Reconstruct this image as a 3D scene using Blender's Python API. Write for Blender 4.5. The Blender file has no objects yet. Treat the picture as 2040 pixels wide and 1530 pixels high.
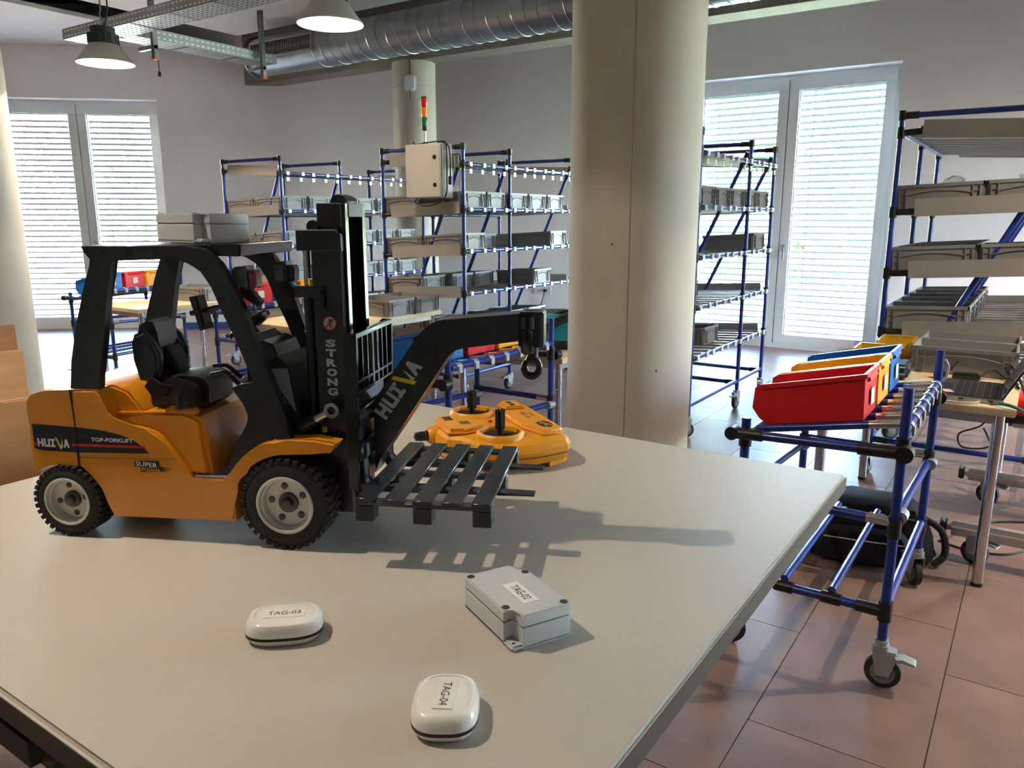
import bpy, bmesh, math, random
from mathutils import Vector as V, Matrix, Euler, Quaternion, noise
R = math.radians
rnd = random.Random(11)
scene = bpy.context.scene
COL = scene.collection

# ------------------------------------------------------------------ camera, sky, exposure
cam_d = bpy.data.cameras.new('camera'); cam = bpy.data.objects.new('camera', cam_d); COL.objects.link(cam)
cam.location = (0, 0, 1.36); cam.rotation_euler = (R(90 - 12.01), 0, R(34.15))
cam_d.sensor_width = 36; cam_d.lens = 1541.35 / 2040 * 36; cam_d.clip_start = .02; cam_d.clip_end = 300
scene.camera = cam
scene.view_settings.view_transform = 'Standard'; scene.view_settings.look = 'None'
scene.view_settings.exposure = 3.58; scene.view_settings.gamma = 1.0; scene.view_settings.use_curve_mapping = False

world = bpy.data.worlds.new('sky'); scene.world = world; world.use_nodes = True
wn = world.node_tree.nodes; wl = world.node_tree.links
sky = wn.new('ShaderNodeTexSky'); sky.sky_type = 'NISHITA'; sky.sun_disc = False
sky.sun_elevation = R(38); sky.sun_rotation = R(200); sky.air_density = 1.0; sky.dust_density = 2.5; sky.ozone_density = 1.0
wn['Background'].inputs['Strength'].default_value = 3.0
wl.new(sky.outputs['Color'], wn['Background'].inputs['Color'])

LAMP_W = 1.92
LAMP_COL = (1.0, .87, .70)

# ------------------------------------------------------------------ materials
def lin(c):
    r = []
    for v in c:
        v = v / 255.0
        r.append(v / 12.92 if v <= .04045 else ((v + .055) / 1.055) ** 2.4)
    return (r[0], r[1], r[2], 1)
MATS = {}
def mat(name, col, rough=.5, metal=0.0, var=0.0, vscale=8.0, bump=0.0, bscale=60.0, coat=0.0, spec=.5, emit=None, estr=0.0, stretch=None, trans=0.0):
    m = bpy.data.materials.new(name); m.use_nodes = True
    nt = m.node_tree; b = nt.nodes['Principled BSDF']
    c = lin(col)
    b.inputs['Base Color'].default_value = c; b.inputs['Roughness'].default_value = rough
    b.inputs['Metallic'].default_value = metal; b.inputs['Coat Weight'].default_value = coat
    b.inputs['Coat Roughness'].default_value = .06; b.inputs['Specular IOR Level'].default_value = spec
    if trans: b.inputs['Transmission Weight'].default_value = trans
    if emit: b.inputs['Emission Color'].default_value = lin(emit); b.inputs['Emission Strength'].default_value = estr
    if var or bump:
        tc = nt.nodes.new('ShaderNodeTexCoord'); mp = nt.nodes.new('ShaderNodeMapping')
        nt.links.new(tc.outputs['Object'], mp.inputs['Vector'])
        if stretch: mp.inputs['Scale'].default_value = stretch
    if var:
        n = nt.nodes.new('ShaderNodeTexNoise'); n.inputs['Scale'].default_value = vscale; n.inputs['Detail'].default_value = 6
        rp = nt.nodes.new('ShaderNodeValToRGB')
        rp.color_ramp.elements[0].position = .3; rp.color_ramp.elements[1].position = .7
        rp.color_ramp.elements[0].color = [min(1, v * (1 - var)) for v in c[:3]] + [1]
        rp.color_ramp.elements[1].color = [min(1, v * (1 + var)) for v in c[:3]] + [1]
        nt.links.new(mp.outputs['Vector'], n.inputs['Vector']); nt.links.new(n.outputs['Fac'], rp.inputs['Fac'])
        nt.links.new(rp.outputs['Color'], b.inputs['Base Color'])
    if bump:
        n2 = nt.nodes.new('ShaderNodeTexNoise'); n2.inputs['Scale'].default_value = bscale; n2.inputs['Detail'].default_value = 4
        bp = nt.nodes.new('ShaderNodeBump'); bp.inputs['Strength'].default_value = bump; bp.inputs['Distance'].default_value = .002
        nt.links.new(mp.outputs['Vector'], n2.inputs['Vector']); nt.links.new(n2.outputs['Fac'], bp.inputs['Height'])
        nt.links.new(bp.outputs['Normal'], b.inputs['Normal'])
    MATS[name] = m
    return m
def concrete(name, col):
    m = mat(name, col, .72, var=.09, vscale=2.2, bump=.12, bscale=40)
    nt = m.node_tree; b = nt.nodes['Principled BSDF']
    tc = nt.nodes.new('ShaderNodeTexCoord'); vo = nt.nodes.new('ShaderNodeTexVoronoi'); vo.inputs['Scale'].default_value = 17
    nz = nt.nodes.new('ShaderNodeTexNoise'); nz.inputs['Scale'].default_value = 6
    mt = nt.nodes.new('ShaderNodeMath'); mt.operation = 'LESS_THAN'; mt.inputs[1].default_value = .06
    m2 = nt.nodes.new('ShaderNodeMath'); m2.operation = 'GREATER_THAN'; m2.inputs[1].default_value = .56
    m3 = nt.nodes.new('ShaderNodeMath'); m3.operation = 'MULTIPLY'
    mx = nt.nodes.new('ShaderNodeMix'); mx.data_type = 'RGBA'
    nt.links.new(tc.outputs['Object'], vo.inputs['Vector']); nt.links.new(tc.outputs['Object'], nz.inputs['Vector'])
    nt.links.new(vo.outputs['Distance'], mt.inputs[0]); nt.links.new(nz.outputs['Fac'], m2.inputs[0])
    nt.links.new(mt.outputs[0], m3.inputs[0]); nt.links.new(m2.outputs[0], m3.inputs[1])
    src = b.inputs['Base Color'].links[0].from_socket
    nt.links.new(m3.outputs[0], mx.inputs['Factor']); nt.links.new(src, mx.inputs['A']); mx.inputs['B'].default_value = lin((70, 66, 62))
    nt.links.new(mx.outputs['Result'], b.inputs['Base Color'])
    return m
def glass_mat(name, tint=(1, 1, 1), gloss=.06):
    m = bpy.data.materials.new(name); m.use_nodes = True; nt = m.node_tree
    for n in list(nt.nodes): nt.nodes.remove(n)
    o = nt.nodes.new('ShaderNodeOutputMaterial'); t = nt.nodes.new('ShaderNodeBsdfTransparent'); g = nt.nodes.new('ShaderNodeBsdfGlossy')
    g.inputs['Roughness'].default_value = .02; t.inputs['Color'].default_value = (*tint, 1)
    x = nt.nodes.new('ShaderNodeMixShader'); x.inputs['Fac'].default_value = gloss
    nt.links.new(t.outputs[0], x.inputs[1]); nt.links.new(g.outputs[0], x.inputs[2]); nt.links.new(x.outputs[0], o.inputs['Surface'])
    MATS[name] = m; return m

mat('wall', (238, 234, 238), .85, var=.03, vscale=1.2, bump=.04, bscale=220)
mat('ceil_white', (226, 224, 222), .8)
mat('ceil_dark', (62, 58, 56), .9, var=.25, vscale=3)
mat('tile', (130, 104, 93), .42, var=.20, vscale=3.4, bump=.03, bscale=30, spec=.17)
mat('grout', (58, 46, 42), .8)
concrete('concrete', (190, 182, 171)); concrete('concrete_beam', (142, 132, 120))
mat('frame_white', (222, 224, 228), .35)
mat('slat', (56, 59, 63), .6)
mat('cord', (70, 72, 74), .8)
glass_mat('glass', (.95, .97, .97), .05); glass_mat('film', (.93, .94, .95), .25)
mat('lawn', (150, 158, 120), .9, var=.35, vscale=1.5)
mat('leaf', (118, 134, 92), .7, var=.4, vscale=.9); mat('bark', (88, 70, 54), .9)
mat('zinc', (160, 163, 166), .5, metal=.6, var=.08, vscale=9); mat('duct', (150, 156, 162), .36, metal=.9, var=.12, vscale=5)
mat('zinc_dull', (120, 122, 124), .5, metal=.7)
mat('chrome', (205, 205, 208), .12, metal=1.0); mat('alu', (178, 176, 172), .42, metal=.75)
mat('black', (20, 21, 24), .38); mat('black_gloss', (15, 16, 20), .2, coat=.35); mat('black_rough', (24, 24, 25), .75, bump=.2, bscale=160)
mat('rubber', (38, 37, 37), .78, bump=.1, bscale=200); mat('rubber_grey', (112, 112, 112), .7)
mat('tube_blue', (22, 46, 126), .28, coat=.15); mat('joint', (19, 19, 21), .4)
mat('lamp_black', (18, 18, 20), .55); mat('lamp_shade', (160, 158, 152), .45, metal=.3); mat('lamp_inner', (245, 240, 228), .6, emit=(255, 244, 214), estr=.05)
mat('led', (255, 250, 235), .5, emit=(255, 246, 222), estr=1.2)
mat('orange', (226, 96, 36), .5)
mat('tote', (128, 124, 122), .52, var=.04, vscale=4); mat('sheet', (158, 152, 146), .42, metal=.35, var=.05, vscale=3)
mat('holder', (226, 230, 232), .35)
mat('desk_wood', (214, 190, 152), .5, var=.06, vscale=3, stretch=(1, 9, 1)); mat('desk_edge', (206, 184, 148), .6)
mat('plywood', (186, 130, 82), .5, var=.1, vscale=6, stretch=(1, 1, 7)); 
mat('table_top', (184, 176, 166), .5, var=.015, vscale=2, bump=.02, bscale=400, spec=.4); mat('table_edge_shaded', (84, 74, 66), .6)
mat('bin_red', (206, 22, 26), .38, spec=.45); mat('bin_yellow', (240, 166, 20), .4); mat('bin_blue', (20, 100, 176), .4); mat('bin_mustard', (190, 148, 16), .45)
mat('sticker', (208, 206, 202), .6)
mat('yellow', (222, 142, 22), .24, coat=.6, spec=.5); mat('yellow_matte', (230, 154, 24), .42, bump=.03, bscale=500)
mat('plastic_black', (27, 30, 37), .3, coat=.25, bump=.02, bscale=400); mat('plastic_dark', (34, 35, 38), .45)
mat('dash_grey', (128, 134, 146), .4)
mat('fabric_black', (20, 20, 22), .9, bump=.3, bscale=300); mat('fabric_teal', (22, 128, 138), .85, bump=.3, bscale=200)
mat('rim', (206, 203, 198), .36, metal=.35); mat('hub_dark', (96, 92, 88), .4, metal=.6)
mat('lens_red', (120, 10, 26), .15, coat=.5, spec=.7); mat('lens_clear', (66, 84, 84), .15, coat=.5)
mat('enclosure', (190, 192, 196), .5, bump=.03, bscale=500); mat('tag_white', (232, 228, 224), .2, coat=.5); mat('tag_seal', (26, 25, 25), .5)
mat('tape', (226, 222, 217), .4); mat('screw', (110, 106, 100), .35, metal=.9)
mat('ink', (24, 24, 26), .6); mat('print_grey', (176, 182, 190), .5); mat('print_white', (228, 228, 226), .5); mat('print_yellow', (226, 200, 30), .5); mat('print_red', (196, 36, 30), .5)
mat('decal_black', (26, 28, 34), .35)
mat('cabinet', (178, 172, 164), .5); mat('sig_red', (196, 24, 22), .25, emit=(200, 10, 8), estr=.02); mat('sig_orange', (240, 120, 20), .25, emit=(240, 110, 10), estr=.025); mat('sig_green', (24, 120, 84), .25)
mat('cable_black', (18, 18, 19), .6); mat('cable_green', (20, 120, 96), .5); mat('cable_white', (214, 212, 206), .5)
mat('laptop', (62, 64, 66), .4, metal=.2); mat('laptop_silver', (168, 172, 174), .35, metal=.6); mat('keys', (26, 27, 29), .5); mat('screen', (14, 15, 18), .15)
mat('pink_note', (226, 176, 172), .8)
mat('skirt_blue', (40, 78, 150), .5)

# ------------------------------------------------------------------ mesh helpers
def finish(bm, name, m, smooth=True, ang=38):
    bmesh.ops.recalc_face_normals(bm, faces=bm.faces[:])
    me = bpy.data.meshes.new(name)
    if smooth:
        for f in bm.faces: f.smooth = True
    bm.to_mesh(me); bm.free()
    if smooth: me.set_sharp_from_angle(angle=R(ang))
    for x in (m if isinstance(m, (list, tuple)) else [m]): me.materials.append(MATS[x])
    return me
def link(name, data, parent=None, mx=None):
    o = bpy.data.objects.new(name, data); COL.objects.link(o)
    if parent is not None: o.parent = parent
    if mx is not None: o.matrix_basis = mx
    return o
def tag(o, label=None, cat=None, group=None, kind=None):
    if label: o['label'] = label
    if cat: o['category'] = cat
    if group: o['group'] = group
    if kind: o['kind'] = kind
    return o
def thing(name, label, cat, loc=(0, 0, 0), rz=0.0, group=None):
    o = bpy.data.objects.new(name, None); COL.objects.link(o); o.empty_display_size = .05
    o.location = loc; o.rotation_euler = (0, 0, rz)
    return tag(o, label, cat, group)
def copy_tree(o, parent=None):
    c = o.copy(); COL.objects.link(c); c.parent = parent
    for ch in [k for k in o.children]: copy_tree(ch, c)
    return c
def add_box(bm, x0, x1, y0, y1, z0, z1, bev=0, seg=2):
    r = bmesh.ops.create_cube(bm, size=1)
    for v in r['verts']:
        v.co = V(((x0 + x1) / 2 + v.co.x * (x1 - x0), (y0 + y1) / 2 + v.co.y * (y1 - y0), (z0 + z1) / 2 + v.co.z * (z1 - z0)))
    if bev:
        es = list({e for v in r['verts'] for e in v.link_edges})
        bmesh.ops.bevel(bm, geom=es, offset=bev, segments=seg, affect='EDGES', clamp_overlap=True)
def add_tube(bm, p, q, r, seg=12, r2=None):
    p, q = V(p), V(q); d = q - p
    mx = Matrix.Translation((p + q) / 2) @ d.to_track_quat('Z', 'Y').to_matrix().to_4x4()
    bmesh.ops.create_cone(bm, cap_ends=True, segments=seg, radius1=r, radius2=r if r2 is None else r2, depth=d.length, matrix=mx)
def add_prism(bm, pts, axis, a0, a1, bev=0, seg=2):
    def co(p, a):
        if axis == 'y': return (p[0], a, p[1])
        if axis == 'x': return (a, p[0], p[1])
        return (p[0], p[1], a)
    va = [bm.verts.new(co(p, a0)) for p in pts]; vb = [bm.verts.new(co(p, a1)) for p in pts]
    n = len(pts); fa = bm.faces.new(va); fb = bm.faces.new(list(reversed(vb)))
    for i in range(n): bm.faces.new((va[i], va[(i + 1) % n], vb[(i + 1) % n], vb[i]))
    if bev:
        es = list(fa.edges) + list(fb.edges)
        bmesh.ops.bevel(bm, geom=es, offset=bev, segments=seg, affect='EDGES', clamp_overlap=True)
def add_lathe(bm, prof, axis='z', c=(0, 0, 0), seg=32, closed=False, caps=True):
    rings = []
    for r, h in prof:
        ring = []
        for i in range(seg):
            a = 2 * math.pi * i / seg; x, y = r * math.cos(a), r * math.sin(a)
            p = {'z': (x, y, h), 'y': (x, h, y), 'x': (h, x, y)}[axis]
            ring.append(bm.verts.new((c[0] + p[0], c[1] + p[1], c[2] + p[2])))
        rings.append(ring)
    for a, b in zip(rings, rings[1:]):
        for i in range(seg): bm.faces.new((a[i], a[(i + 1) % seg], b[(i + 1) % seg], b[i]))
    if closed:
        a, b = rings[-1], rings[0]
        for i in range(seg): bm.faces.new((a[i], a[(i + 1) % seg], b[(i + 1) % seg], b[i]))
    elif caps:
        if prof[0][0] > 1e-5: bm.faces.new(list(reversed(rings[0])))
        if prof[-1][0] > 1e-5: bm.faces.new(rings[-1])
def smooth_pts(pts, n=6):
    P = [V(p) for p in pts]; out = []
    for i in range(len(P) - 1):
        p0 = P[max(i - 1, 0)]; p1 = P[i]; p2 = P[i + 1]; p3 = P[min(i + 2, len(P) - 1)]
        for k in range(n):
            t = k / n
            out.append(.5 * ((2 * p1) + (-p0 + p2) * t + (2 * p0 - 5 * p1 + 4 * p2 - p3) * t * t + (-p0 + 3 * p1 - 3 * p2 + p3) * t ** 3))
    out.append(P[-1]); return out
def add_path(bm, pts, r, seg=8, sm=6, closed=False):
    P = smooth_pts(pts, sm) if sm else [V(p) for p in pts]
    rings = []; up = V((0, 0, 1)); prev = None
    for i, p in enumerate(P):
        d = (P[min(i + 1, len(P) - 1)] - P[max(i - 1, 0)]).normalized()
        if prev is None: s = d.cross(up if abs(d.z) < .9 else V((1, 0, 0))).normalized()
        else: s = (prev - d * prev.dot(d)).normalized()
        prev = s; t = d.cross(s)
        rr = r[i * (len(r) - 1) // max(1, len(P) - 1)] if isinstance(r, (list, tuple)) else r
        rings.append([bm.verts.new(p + s * rr * math.cos(2 * math.pi * k / seg) + t * rr * math.sin(2 * math.pi * k / seg)) for k in range(seg)])
    for a, b in zip(rings, rings[1:]):
        for i in range(seg): bm.faces.new((a[i], a[(i + 1) % seg], b[(i + 1) % seg], b[i]))
    bm.faces.new(list(reversed(rings[0]))); bm.faces.new(rings[-1])
def part(name, m, parent, fn, smooth=True, ang=38):
    bm = bmesh.new(); fn(bm); return link(name, finish(bm, name, m, smooth, ang), parent)
def boxp(name, m, parent, x0, x1, y0, y1, z0, z1, bev=0, seg=2):
    return part(name, m, parent, lambda bm: add_box(bm, x0, x1, y0, y1, z0, z1, bev, seg))
def prismp(name, m, parent, pts, axis, a0, a1, bev=0, seg=2):
    return part(name, m, parent, lambda bm: add_prism(bm, pts, axis, a0, a1, bev, seg))
def lathep(name, m, parent, prof, axis='z', c=(0, 0, 0), seg=32, closed=False):
    return part(name, m, parent, lambda bm: add_lathe(bm, prof, axis, c, seg, closed))
def pathp(name, m, parent, pts, r, seg=8, sm=6):
    return part(name, m, parent, lambda bm: add_path(bm, pts, r, seg, sm))
UC = {}
def tube(name, p, q, r, m, parent, seg=14):
    if (m, seg) not in UC:
        bm = bmesh.new(); bmesh.ops.create_cone(bm, cap_ends=True, segments=seg, radius1=1, radius2=1, depth=1)
        UC[(m, seg)] = finish(bm, 'tube_' + m, m)
    p, q = V(p), V(q); d = q - p
    mx = Matrix.Translation((p + q) / 2) @ d.to_track_quat('Z', 'Y').to_matrix().to_4x4() @ Matrix.Diagonal((r, r, d.length, 1))
    return link(name, UC[(m, seg)], parent, mx)
UB = {}
def ubox(name, c, s, m, parent, rot=None):
    if m not in UB:
        bm = bmesh.new(); bmesh.ops.create_cube(bm, size=1); UB[m] = finish(bm, 'box_' + m, m, False)
    mx = Matrix.Translation(V(c)) @ (rot.to_4x4() if rot else Matrix.Identity(4)) @ Matrix.Diagonal((*s, 1))
    return link(name, UB[m], parent, mx)
def text_mesh(s, m, bold=.02, depth=.0):
    cu = bpy.data.curves.new('lettering', 'FONT'); cu.body = s; cu.offset = bold; cu.extrude = depth; cu.resolution_u = 3
    o = bpy.data.objects.new('tmp_text', cu); COL.objects.link(o)
    bpy.context.view_layer.update()
    me = bpy.data.meshes.new_from_object(o.evaluated_get(bpy.context.evaluated_depsgraph_get()))
    bpy.data.objects.remove(o); bpy.data.curves.remove(cu)
    me.materials.clear(); me.materials.append(MATS[m]); return me
def lettering(name, s, m, parent, org, xd, yd, w, h, bold=.02):
    me = text_mesh(s, m, bold)
    xs = [v.co.x for v in me.vertices]; ys = [v.co.y for v in me.vertices]
    x0, x1, y0, y1 = min(xs), max(xs), min(ys), max(ys)
    for v in me.vertices: v.co = V(((v.co.x - x0) / (x1 - x0) * w, (v.co.y - y0) / (y1 - y0) * h, 0))
    xd, yd = V(xd).normalized(), V(yd).normalized(); zd = xd.cross(yd)
    mx = Matrix((xd, yd, zd)).transposed().to_4x4(); mx.translation = V(org)
    return link(name, me, parent, mx)
def flat(name, m, parent, polys, org, xd, yd):
    bm = bmesh.new()
    for P in polys: bm.faces.new([bm.verts.new((x, y, 0)) for x, y in P])
    me = bpy.data.meshes.new(name); bm.to_mesh(me); bm.free(); me.materials.append(MATS[m])
    xd, yd = V(xd).normalized(), V(yd).normalized(); zd = xd.cross(yd)
    mx = Matrix((xd, yd, zd)).transposed().to_4x4(); mx.translation = V(org)
    return link(name, me, parent, mx)
def blob(bm, x0, x1, y0, y1, z0, z1, cuts=3, sm=4, jit=0.0, taper=1.0):
    r = bmesh.ops.create_cube(bm, size=1)
    es = list({e for v in r['verts'] for e in v.link_edges})
    g = bmesh.ops.subdivide_edges(bm, edges=es, cuts=cuts, use_grid_fill=True)
    vs = list({v for f in bm.faces for v in f.verts if abs(v.co.x) <= .5001 and abs(v.co.y) <= .5001 and abs(v.co.z) <= .5001})
    for _ in range(sm): bmesh.ops.smooth_vert(bm, verts=vs, factor=.5, use_axis_x=True, use_axis_y=True, use_axis_z=True)
    mxx = max(abs(v.co.x) for v in vs); mxy = max(abs(v.co.y) for v in vs); mxz = max(abs(v.co.z) for v in vs)
    for v in vs:
        x, y, z = v.co.x / mxx / 2, v.co.y / mxy / 2, v.co.z / mxz / 2
        k = 1 - (1 - taper) * (z + .5)
        p = V(((x0 + x1) / 2 + x * k * (x1 - x0), (y0 + y1) / 2 + y * k * (y1 - y0), (z0 + z1) / 2 + z * (z1 - z0)))
        if jit: p += noise.noise_vector(p * 14) * jit
        v.co = p + V((1000, 0, 0))
    for v in vs: v.co.x -= 1000

# ------------------------------------------------------------------ room shell
def struct(name, m, fn, smooth=False):
    o = part(name, m, None, fn, smooth); o['kind'] = 'structure'; return o
YW = 8.30                                      # window wall
WX0, WX1, WXM, WZ = -3.38, -1.28, -2.33, 2.79    # right window opening
LW = V((-9.04, 5.69, 0)); LD = V((.742, .671, 0)).normalized(); LN = V((.671, -.742, 0)).normalized()   # slanted left wall
LW0, LW1, LWM, LZ = -1.98, .02, -.96, 2.76        # left window, along the wall
XC, YC, XB = -6.93, LW.y + LD.y * (-6.93 - LW.x) / LD.x, -3.58     # corner of the two walls, bend of the far wall
floor = struct('floor', 'grout', lambda bm: add_box(bm, -16, 4.6, -4.1, YW + .3, -.12, -.003))
TW, TL = .43, .865
def tile_mesh(name):
    bm = bmesh.new(); g = .0016
    add_box(bm, g, TW - g, g, TL - g, -.006, 0)
    return finish(bm, name, 'tile', False)
tmesh = tile_mesh('tile'); tiles = []
for i in range(-36, 13):
    for j in range(-6, 11):
        x = -.53 + i * TW; y = (1.64 if i % 2 else 1.95) + j * TL
        if x > 4.5 or y > YW or y + TL < -3.9 or x < -15.8: continue
        tiles.append((x, y))
def near_key(t):
    cx, cy = t[0] + TW / 2, t[1] + TL / 2
    u = cx * .8275 + cy * .5614; f = -cx * .5614 + cy * .8275
    return math.hypot(u, f) if (f > 1.2 and abs(u) < f * .75 + .3) else 100 + math.hypot(u, f)
tiles.sort(key=near_key)
for x, y in tiles[:290]: link('tile', tmesh, floor, Matrix.Translation((x, y, 0)))
def rest(bm):
    for x, y in tiles[290:]: add_box(bm, x + .0016, x + TW - .0016, y + .0016, y + TL - .0016, -.006, 0)
rt = part('tile_field', 'tile', floor, rest, False); rt['kind'] = 'stuff'

def wall_far(bm):
    add_box(bm, XB, WX0, YW, YW + .3, 0, 3.8); add_prism(bm, [(XC - .1, YC), (XB, YW), (XB, YW + .3), (XC - .1, YC + .45)], 'z', 0, 3.8); add_box(bm, WX1, 4.6, YW, YW + .3, 0, 3.8); add_box(bm, WX0, WX1, YW, YW + .3, WZ, 3.8)
struct('wall_far', 'wall', wall_far)
LROT = Matrix.Translation(LW) @ Matrix((LD, -LN, V((0, 0, 1)))).transposed().to_4x4()      # local x along wall, local y outwards
def wall_left(bm):
    L = (XC - LW.x) / LD.x
    add_box(bm, -5.2, LW0, 0, .3, 0, 3.8); add_box(bm, LW1, L + .25, 0, .3, 0, 3.8); add_box(bm, LW0, LW1, 0, .3, LZ, 3.8)
o = struct('wall_left', 'wall', wall_left); o.matrix_basis = LROT
xl = LW.x - LD.x * 5.2; yl = LW.y - LD.y * 5.2
struct('wall_side', 'concrete_beam', lambda bm: add_box(bm, xl - .3, xl, -4.1, yl + .2, 0, 3.8))  # unseen side and back walls coloured darker to cut bounced light
struct('wall_back', 'concrete_beam', lambda bm: add_box(bm, xl - .3, 4.6, -4.3, -4.0, 0, 3.8))
RWIN_ADDED = ((5.2, 7.4),)                  # unseen window opening added to the right wall for more daylight
def wall_right(bm):
    y = -4.1
    for a, b in RWIN_ADDED: add_box(bm, 4.3, 4.6, y, a, 0, 3.8); add_box(bm, 4.3, 4.6, a, b, 2.79, 3.8); y = b
    add_box(bm, 4.3, 4.6, y, YW, 0, 3.8)
struct('wall_right', 'wall', wall_right)
RROT = Matrix.Translation((4.3, 0, 0)) @ Matrix(((0, 1, 0), (-1, 0, 0), (0, 0, 1))).to_4x4()
struct('ceiling', 'ceil_dark', lambda bm: add_box(bm, -16, 4.6, -4.3, YW + .3, 3.8, 4.0))
o = struct('baseboard_left', 'skirt_blue', lambda bm: add_box(bm, LW1 + .12, 3.2, -.012, 0, 0.002, .075)); o.matrix_basis = LROT
# suspended ceiling panels with a dark gap between them
pan = struct('ceiling_panel_field', 'ceil_white', lambda bm: add_box(bm, -7.68, 4.25, -3.95, 5.9, 3.35, 3.39, .004))
pan.name = 'ceiling_panel'
def panel_left(bm):
    e = LW + LN * .01
    a = e - LD * 5.0; b = e + LD * 1.0
    add_prism(bm, [(a.x, a.y), (b.x, b.y), (-8.3, b.y), (-8.3, -3.9), (xl + .02, -3.9), (xl + .02, yl)], 'z', 3.35, 3.39)
struct('ceiling_panel', 'ceil_white', panel_left)
struct('ceiling_beam', 'concrete_beam', lambda bm: add_box(bm, -8.36, 4.3, 6.4, 6.68, 2.95, 3.8, .008))
# concrete columns
def column(name, x, y, r, top, seam=True):
    o = thing(name, None, None, (x, y, 0)); o['kind'] = 'structure'
    lathep('shaft', 'concrete', o, [(r, .0), (r, top)], seg=64)
    if seam:
        for a in (R(-67), R(113)):
            ubox('formwork_seam', (math.cos(a) * r, math.sin(a) * r, top / 2), (.003, .0014, top - .01), 'concrete_beam', o, Matrix.Rotation(a, 3, 'Z'))
    return o
column('column_front', -1.085, 2.28, .20, 3.35)
cb = column('column_back', -5.68, 6.54, .225, 2.95)
column('column_left', -5.76, 2.36, .20, 3.35)

# ------------------------------------------------------------------ windows with outside blinds
slat_m = {}
def window(name, mx, x0, xm, x1, top, handle_side=-1):
    w = bpy.data.objects.new(name, None); COL.objects.link(w); w.matrix_basis = mx @ Matrix.Translation((0, .11, 0)); w['kind'] = 'structure'
    def fr(bm):
        add_box(bm, x0, x1, .06, .15, 0, .05); add_box(bm, x0, x1, .06, .15, top - .05, top)
        add_box(bm, x0, x0 + .05, .06, .15, .05, top - .05); add_box(bm, x1 - .05, x1, .06, .15, .05, top - .05)
        add_box(bm, xm - .012, xm + .012, .07, .15, .05, top - .05)
    part('frame', 'frame_white', w, fr)
    for k, (a, b) in enumerate(((x0 + .05, xm - .004), (xm + .004, x1 - .05))):
        z0, z1, t = .05, top - .05, .10
        def sf(bm):
            add_box(bm, a, b, .05, .13, z0, z0 + t, .004); add_box(bm, a, b, .05, .13, z1 - t, z1, .004)
            add_box(bm, a, a + t, .05, .13, z0 + t, z1 - t, .004); add_box(bm, b - t, b, .05, .13, z0 + t, z1 - t, .004)
        s = part('sash', 'frame_white', w, sf)
        part('pane', 'glass', s, lambda bm: add_box(bm, a + t, b - t, .085, .091, z0 + t, z1 - t), False)
        part('pane_gasket', 'cord', s, lambda bm: (add_box(bm, a + t, a + t + .006, .07, .095, z0 + t, z1 - t), add_box(bm, a + t, b - t, .07, .095, z1 - t - .006, z1 - t)), False)
        wd = round(b - a - .04, 3)
        if wd not in slat_m:
            bm = bmesh.new()
            add_prism(bm, [(-.03, -.006), (-.012, 0), (.012, .002), (.03, -.002), (.03, -.0032), (.012, .0008), (-.012, -.0012), (-.03, -.0072)], 'x', -wd / 2, wd / 2)
            slat_m[wd] = finish(bm, 'blind_slat', 'slat', True, 60)
        z = .1
        while z < z1 - .12:
            link('blind_slat', slat_m[wd], w, Matrix.Translation(((a + b) / 2, .245, z)) @ Matrix.Rotation(R(-26), 4, 'X'))
            z += .066
        boxp('blind_head_rail', 'slat', w, a + .02, b - .02, .215, .275, z1 - .1, z1)
        for cx in (a + .22, b - .17): tube('blind_cord', (cx, .213, .08), (cx, .213, z1 - .08), .003, 'cord', w, 6)
    hx = xm - .055 if handle_side < 0 else xm + .055
    def hd(bm):
        add_box(bm, hx - .013, hx + .013, .038, .05, 1.02, 1.1, .003); add_box(bm, hx - .009, hx + .009, .012, .03, .95, 1.07, .004); add_tube(bm, (hx, .02, 1.06), (hx, .045, 1.06), .008, 10)
    part('window_handle', 'alu', w, hd)
    boxp('sill', 'frame_white', w, x0, x1, .14, .26, -.02, .02)
    return w
window('window_1', LROT, LW0, LWM, LW1, LZ, 1)
window('window_2', Matrix.Translation((0, YW, 0)), WX0, WXM, WX1, WZ, 1)
for k, (a, b) in enumerate(RWIN_ADDED): window('window_%d' % (k + 3), RROT, -b, -(a + b) / 2, -a, 2.79, 1)  # unseen window, added to let more daylight into the hall
for i, (mx, a, b, zt) in enumerate([(LROT, LW0, LW1, LZ), (Matrix.Translation((0, YW, 0)), WX0, WX1, WZ)] + [(RROT, -b, -a, 2.79) for a, b in RWIN_ADDED]):
    l = bpy.data.lights.new('window_portal', 'AREA'); l.shape = 'RECTANGLE'; l.size = b - a; l.size_y = zt; l.cycles.is_portal = True
    o = bpy.data.objects.new('window_portal', l); COL.objects.link(o)
    o.matrix_basis = mx @ Matrix.Translation(((a + b) / 2, .42, zt / 2)) @ Matrix.Rotation(R(-90), 4, 'X')
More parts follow.
